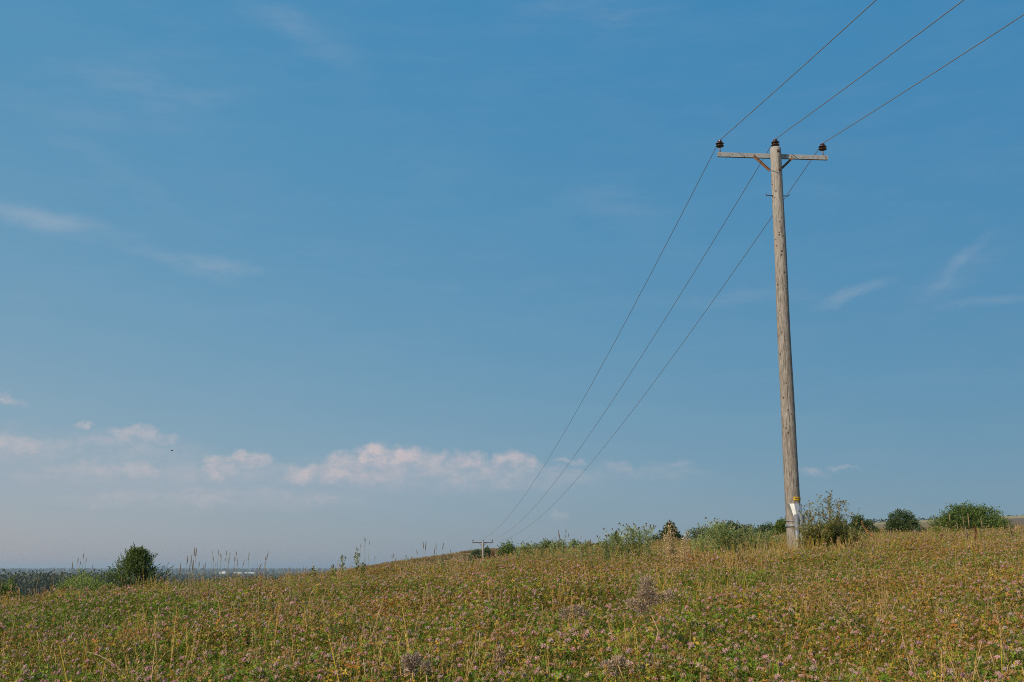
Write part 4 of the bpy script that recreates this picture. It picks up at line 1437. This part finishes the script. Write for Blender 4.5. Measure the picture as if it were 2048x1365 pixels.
dead_stalk([(391, 1172), (395, 1155), (402, 1145)], 'yellow arching stalk on the crest right of the conifer', (.5, .38, .16), wpx=2.5, seedfrom=.6, dens=.3)
dead_stalk([(760, 1150), (775, 1138), (790, 1128)], 'pale leaning stalk near the start of the slope skyline', (.42, .34, .17), wpx=2.5, dens=.5)
dead_stalk([(1588, 1277), (1570, 1255), (1550, 1235), (1533, 1223)], 'straw stalk lying to the left, below the tall pole', wpx=7, seedfrom=.15)
for k, (x, y, x2, y2, lab) in enumerate([(1712, 1272, 1648, 1178, 'longest straw stalk of the lying bundle below the thistle bush'), (1722, 1268, 1672, 1198, 'straw stalk on the right side of the lying bundle'), (1705, 1262, 1662, 1210, 'straw stalk in the middle of the lying bundle'), (1694, 1250, 1640, 1170, 'straw stalk on the left side of the lying bundle')]):
    dead_stalk([(x, y), ((x + x2) / 2 + 4, (y + y2) / 2 - 4), (x2, y2)], lab, wpx=5.5, seedfrom=.1, group='straw stalks of the lying bundle')
dead_stalk([(2014, 1330), (2004, 1290), (1999, 1250), (1990, 1208)], 'long leaning straw stalk near the right edge of the meadow', (.5, .37, .2), wpx=5, seedfrom=.25, dens=.7)
dead_stalk([(1921, 1285), (1924, 1265), (1923, 1248)], 'short cream stalk left of the long leaning one near the right edge', ch=(.52, .42, .22), wpx=7, seedfrom=.05)
dead_stalk([(1912, 1365), (1914, 1345), (1912, 1325)], 'rusty stalk at the bottom edge, right part of the meadow', (.38, .23, .11), (.34, .17, .09), wpx=5)
dead_stalk([(1778, 1104), (1758, 1084), (1736, 1066), (1725, 1050), (1724, 1042)], 'orange flower spike leaning left between the thistle bush and the round dark bush', (.36, .26, .11), (.50, .29, .12), 4, .15)
dead_stalk([(1951, 1082), (1952, 1068), (1950, 1055)], 'rust-red dock stalk below the large double-domed bush', (.24, .10, .055), (.26, .11, .06), 4.5, .1, dens=1.5)
dead_stalk([(1880, 1085), (1883, 1075), (1884, 1068)], 'small rust-red dock stalk left of the large double-domed bush', (.24, .10, .06), (.24, .11, .06), 4, .1, dens=1.5)
dead_stalk([(1100, 1262), (1094, 1225), (1093, 1215)], 'stub of yellow straw in the middle of the meadow', (.46, .34, .13), wpx=4)
dead_stalk([(1050, 1270), (1054, 1245), (1066, 1222)], 'brown straw stalk leaning right in the middle of the meadow', wpx=4, dens=.5)


# dried umbrella-like seed heads
def dried_head(path, tufts, label, col=(.34, .25, .18)):
    x0, y0 = path[0]
    Y = depth_at(x0, y0)
    foot = W(x0, y0, Y); z0 = gz(foot.x, Y)
    root = empty('dried_seed_plant', (foot.x, Y, z0))
    st, fl = MB(), MB()
    stemc = (.40, .27, .16)
    main = [Vector((0, 0, 0))] + [W(x, y, Y) - root.location for x, y in path]
    st.tube(main, [.006 - .003 * i / len(main) for i in range(len(main))], 5, stemc)
    for (x, y, rw, rh) in tufts:
        c = W(x, y, Y) - root.location + Vector((0, rng.uniform(-.03, .03), 0))
        a = main[-1] if y < path[-1][1] + 8 else main[-2]
        st.tube([a, (a + c) / 2 + Vector((0, 0, .01)), c], [.004, .003, .002], 4, jit(stemc, .2))
        w, h = rw / FPX * Y, rh / FPX * Y
        for k in range(int(70 + 2.6 * rw * rh)):
            d = Vector((rng.gauss(0, .5), rng.gauss(0, .5), rng.gauss(0, .5)))
            if d.length > 1.1: continue
            p = c + Vector((d.x * w, d.y * w, d.z * h))
            fl.leaf(p, d + Vector((rng.uniform(-.5, .5), rng.uniform(-.5, .5), rng.uniform(.1, 1))), (rng.uniform(-1, 1), rng.uniform(-1, 1), 1), rng.uniform(.012, .026), rng.uniform(.003, .007), jit(mixc(col, (.48, .36, .28), rng.random() * .7), .25), .1)
    st.build('stem', M_DRY, root); fl.build('seed_head', M_DRY, root)
    tag(root, label, 'dried plant', 'dried brown seed plants')


dried_head([(1313, 1280), (1317, 1262), (1305, 1235), (1290, 1210), (1288, 1190)], [(1290, 1172, 14, 16), (1287, 1192, 15, 14), (1306, 1198, 14, 12), (1265, 1208, 16, 9), (1337, 1192, 12, 10), (1300, 1208, 16, 8), (1284, 1222, 10, 8)], 'tall brown dried seed plant in the middle of the meadow')
dried_head([(1152, 1255), (1148, 1238)], [(1135, 1228, 14, 11), (1152, 1222, 16, 10), (1166, 1230, 12, 9), (1128, 1236, 10, 8)], 'low brown dried seed head left of the tall dried plant')
dried_head([(1240, 1365), (1238, 1345)], [(1228, 1330, 14, 10), (1240, 1325, 12, 9), (1212, 1334, 12, 8)], 'brown dried seed head at the bottom edge, middle right')
dried_head([(1305, 1345), (1304, 1335)], [(1310, 1322, 14, 9), (1294, 1333, 16, 8), (1286, 1338, 10, 7)], 'brown dried tuft below the tall dried plant')
dried_head([(822, 1365), (822, 1345)], [(814, 1325, 8, 14), (826, 1330, 8, 14), (834, 1322, 8, 12), (820, 1340, 12, 8)], 'purplish-brown dried seed head at the bottom, left of centre', (.32, .23, .18))
dried_head([(854, 1365), (853, 1350)], [(852, 1335, 9, 9)], 'small purplish-brown dried tuft beside the bigger one at the bottom', (.30, .215, .175))
dried_head([(1000, 1345), (1000, 1330)], [(1001, 1312, 8, 14), (996, 1322, 7, 10)], 'upright brown dock head near the bottom centre', (.30, .18, .10))


# ------------------------------------------------------------------ bird
def bird():
    p = W(343.5, 901.5, 55)
    b = MB()
    b.lathe([(.002, -.055), (.014, -.04), (.026, -.01), (.028, .015), (.020, .04), (.015, .05), (.017, .062), (.012, .076), (.003, .09)], 10, (1, 1, 1))
    for v in b.v:
        v.x, v.z = v.z, v.x
    for s in (-1, 1):
        for k in range(5):
            b.leaf((.02 - .012 * k, s * .02, .008), (-.25 - .1 * k, s * 1.0, .55 - .1 * k), (0, 0, 1), .085 - .008 * k, .022, (1, 1, 1), .05)
    for k in (-1, 0, 1):
        b.leaf((-.045, 0, 0), (-1, .25 * k, .03), (0, 0, 1), .05, .016, (1, 1, 1), .02)
    o = b.build('bird', M_BIRD, None, p)
    o.rotation_euler = (0, 0, R(70))
    tag(o, 'tiny dark bird flying in front of the clouds at the left', 'bird')


bird()

# ------------------------------------------------------------------ air
def haze():
    b = MB()
    b.box(Matrix.Translation((0, 6000, -12)), 44000, 46000, 90, (1, 1, 1))
    m = bpy.data.materials.new('haze_air'); m.use_nodes = True
    t = NT(m.node_tree)
    pv = t.n('ShaderNodeVolumePrincipled', inp={'Color': (.72, .85, .98, 1), 'Density': HAZE, 'Anisotropy': .25})
    t.n('ShaderNodeOutputMaterial', inp={'Volume': pv.outputs[0]})
    o = b.build('haze', m)
    o['kind'] = 'stuff'


HAZE = 7e-5
haze()

# ------------------------------------------------------------------ light and sky
SUN_EL, SUN_AZ = R(27), R(180 + 48)
sd = bpy.data.lights.new('sun', 'SUN'); sd.energy = 5.0; sd.angle = R(.55); sd.color = (1, .86, .65)
sun = bpy.data.objects.new('sun', sd); COL.objects.link(sun)
dirv = Vector((math.sin(SUN_AZ) * math.cos(SUN_EL), math.cos(SUN_AZ) * math.cos(SUN_EL), math.sin(SUN_EL)))
sun.rotation_euler = dirv.to_track_quat('Z', 'Y').to_euler()
sun.location = dirv * 60

CUM = [(150, 905, 270, 46, .17), (260, 950, 240, 34, .17), (900, 955, 330, 36, .22), (540, 950, 200, 24, .16), (420, 1000, 320, 30, .14),
       (640, 950, 80, 26, .55), (690, 930, 45, 28, .5), (752, 915, 42, 30, .8), (800, 918, 50, 30, .62), (860, 925, 55, 30, .55), (935, 925, 55, 26, .5), (1025, 930, 50, 26, .52), (880, 945, 260, 34, .34), (700, 955, 120, 18, .4),
       (478, 922, 75, 20, .5), (428, 945, 26, 18, .55), (455, 938, 40, 20, .4), (30, 888, 60, 24, .42), (260, 876, 58, 24, .42), (335, 884, 38, 14, .36), (150, 900, 210, 36, .22), (250, 945, 140, 20, .3), (277, 936, 36, 18, .42),
       (175, 848, 17, 10, .42), (8, 803, 40, 9, .34), (230, 1003, 60, 18, .2), (410, 1003, 60, 16, .24), (640, 1003, 60, 16, .18), (1240, 938, 32, 17, .19), (1345, 934, 50, 9, .15), (1140, 920, 38, 7, .26), (1310, 950, 100, 20, .1),
       (1625, 945, 32, 9, .24), (1690, 938, 30, 6, .2), (1008, 968, 13, 6, .24), (1118, 1030, 24, 14, .14), (120, 955, 120, 16, .16), (1090, 940, 90, 14, .16)]
CIR = [(90, 440, 190, 20, 8, .20), (270, 492, 190, 13, 14, .16), (425, 523, 75, 13, 8, .22), (1690, 594, 95, 11, -14, .22), (1905, 540, 95, 13, -38, .15), (1965, 607, 90, 8, 2, .16), (1480, 598, 160, 16, 2, .08), (1900, 560, 120, 26, -25, .06),
       (1200, 20, 220, 40, -8, .09), (600, 60, 170, 30, 22, .09), (300, 180, 240, 60, -10, .07), (905, 577, 30, 10, -10, .08), (1250, 420, 160, 40, 25, .05), (200, 330, 180, 25, 25, .06)]
SKY = dict(gam=(.7, .45, .3), a=(-.625, -.812, -.752), z=(-.957, .449, .649), s=(.505, .087, -.073))   # tone of the clear sky, per channel


def world():
    w = bpy.data.worlds.new('World'); scene.world = w; w.use_nodes = True
    t = NT(w.node_tree)
    sk = t.n('ShaderNodeTexSky', sky_type='NISHITA')
    sk.sun_disc = False; sk.sun_elevation = SUN_EL; sk.sun_rotation = -SUN_AZ
    sk.altitude = 100; sk.air_density = 1.0; sk.dust_density = .6; sk.ozone_density = 2.0
    sp = t.n('ShaderNodeSeparateColor', inp={0: sk.outputs[0]})
    tc = t.n('ShaderNodeTexCoord')
    xyz = t.n('ShaderNodeSeparateXYZ', inp={0: tc.outputs['Generated']})
    cg = t.n('ShaderNodeVectorMath', operation='DOT_PRODUCT', inp={0: tc.outputs['Generated'], 1: tuple(dirv)}).outputs['Value']
    ch = []
    for i in range(3):
        x = t.math('POWER', t.math('MULTIPLY', sp.outputs[i], .1), SKY['gam'][i])
        k = t.math('MULTIPLY_ADD', xyz.outputs[2], SKY['z'][i], SKY['a'][i])
        k = t.math('EXPONENT', t.math('MULTIPLY_ADD', cg, SKY['s'][i], k))
        ch.append(t.math('MULTIPLY', x, k))
    cc = t.n('ShaderNodeCombineColor', inp={0: ch[0], 1: ch[1], 2: ch[2]})
    base = cc.outputs[0]
    az = t.math('ARCTAN2', xyz.outputs[0], xyz.outputs[1])
    el = t.math('ARCSINE', xyz.outputs[2])
    co = t.n('ShaderNodeCombineXYZ', inp={0: az, 1: el}).outputs[0]

    def warp(scale, amp, detail, squash=(1, 1, 1)):
        mp = t.n('ShaderNodeMapping', inp={'Vector': co, 'Scale': squash})
        nz = t.n('ShaderNodeTexNoise', inp={'Vector': mp.outputs[0], 'Scale': scale, 'Detail': detail, 'Roughness': .6})
        sb = t.n('ShaderNodeVectorMath', operation='SUBTRACT', inp={0: nz.outputs[1], 1: (.5, .5, .5)})
        sc = t.n('ShaderNodeVectorMath', operation='MULTIPLY', inp={0: sb.outputs[0], 1: amp})
        return sc.outputs[0], nz.outputs[0]

    w1, n1 = warp(42, (.046, .026, 0), 9)
    cu = t.n('ShaderNodeVectorMath', operation='ADD', inp={0: co, 1: w1}).outputs[0]
    w2, n2 = warp(16, (.05, .026, 0), 8)
    ci = t.n('ShaderNodeVectorMath', operation='ADD', inp={0: co, 1: w2}).outputs[0]
    total = None

    def blob(vec, px, py, rx, ry, rot, op, soft, flat):
        a, e = azel(px, py)
        mp = t.n('ShaderNodeMapping', vector_type='TEXTURE', inp={'Vector': vec, 'Location': (a, e, 0), 'Rotation': (0, 0, -R(rot)), 'Scale': (rx / FPX * 1.02, ry / FPX * 1.02, 1)})
        L = t.n('ShaderNodeVectorMath', operation='LENGTH', inp={0: mp.outputs[0]}).outputs['Value']
        v = t.rampf(L, 1.15, 1.15 - soft, 0, op)
        if flat:
            s = t.n('ShaderNodeSeparateXYZ', inp={0: mp.outputs[0]}).outputs[1]
            v = t.math('MULTIPLY', v, t.rampf(s, -1.1, .35, .15, 1))
        return v

    for (px, py, rx, ry, op) in CUM:
        v = blob(cu, px, py, rx, ry, 0 , op * 1.03, .68 if ry > 12 else .9, True)
        total = v if total is None else t.math('MAXIMUM', total, v)
    n3 = t.rampf(t.noise(t.n('ShaderNodeMapping', inp={'Vector': co, 'Scale': (1, 1.6, 1)}).outputs[0], 62, 8, .66), .32, .66, .38, 1.18)
    total = t.math('MULTIPLY', total, n3)
    cir = None
    for (px, py, rx, ry, rot, op) in CIR:
        v = blob(ci, px, py, rx * 1.2, ry * 1.5, rot, op * .68, 1.15, False)
        cir = v if cir is None else t.math('MAXIMUM', cir, v)
    wisp = t.noise(t.n('ShaderNodeMapping', inp={'Vector': co, 'Rotation': (0, 0, R(-12)), 'Scale': (.35, 1.6, 1)}).outputs[0], 26, 9, .66)
    cir = t.math('MULTIPLY', cir, t.rampf(wisp, .28, .72, .15, 1.75))
    # a soft low bank of vapour under the cumulus
    bank = blob(ci, 560, 970, 900, 60, 0, .26, 1.0, False)
    veil = t.math('MULTIPLY', t.rampf(wisp, .40, .70), .03)
    col = t.mix(bank, base, c4((.37, .415, .50)))
    col = t.mix(veil, col, c4((.50, .52, .57)))
    col = t.mix(cir, col, c4((.58, .57, .60)))
    col = t.mix(total, col, c4((.66, .545, .545)))
    ten = t.n('ShaderNodeVectorMath', operation='SCALE', inp={0: col, 'Scale': 10.}).outputs[0]
    bg = t.n('ShaderNodeBackground', inp={'Color': ten, 'Strength': .1})
    t.n('ShaderNodeOutputWorld', inp={'Surface': bg.outputs[0]})
    return sk


world()

# ------------------------------------------------------------------ render settings
vs = scene.view_settings
vs.view_transform = 'Standard'; vs.look = 'None'; vs.exposure = 0; vs.gamma = 1
scene.render.engine = 'CYCLES'
scene.cycles.filter_width = 1.0
scene.cycles.max_bounces = 6
scene.cycles.diffuse_bounces = 3
scene.cycles.transmission_bounces = 4
scene.cycles.volume_bounces = 0
scene.cycles.use_denoising = False
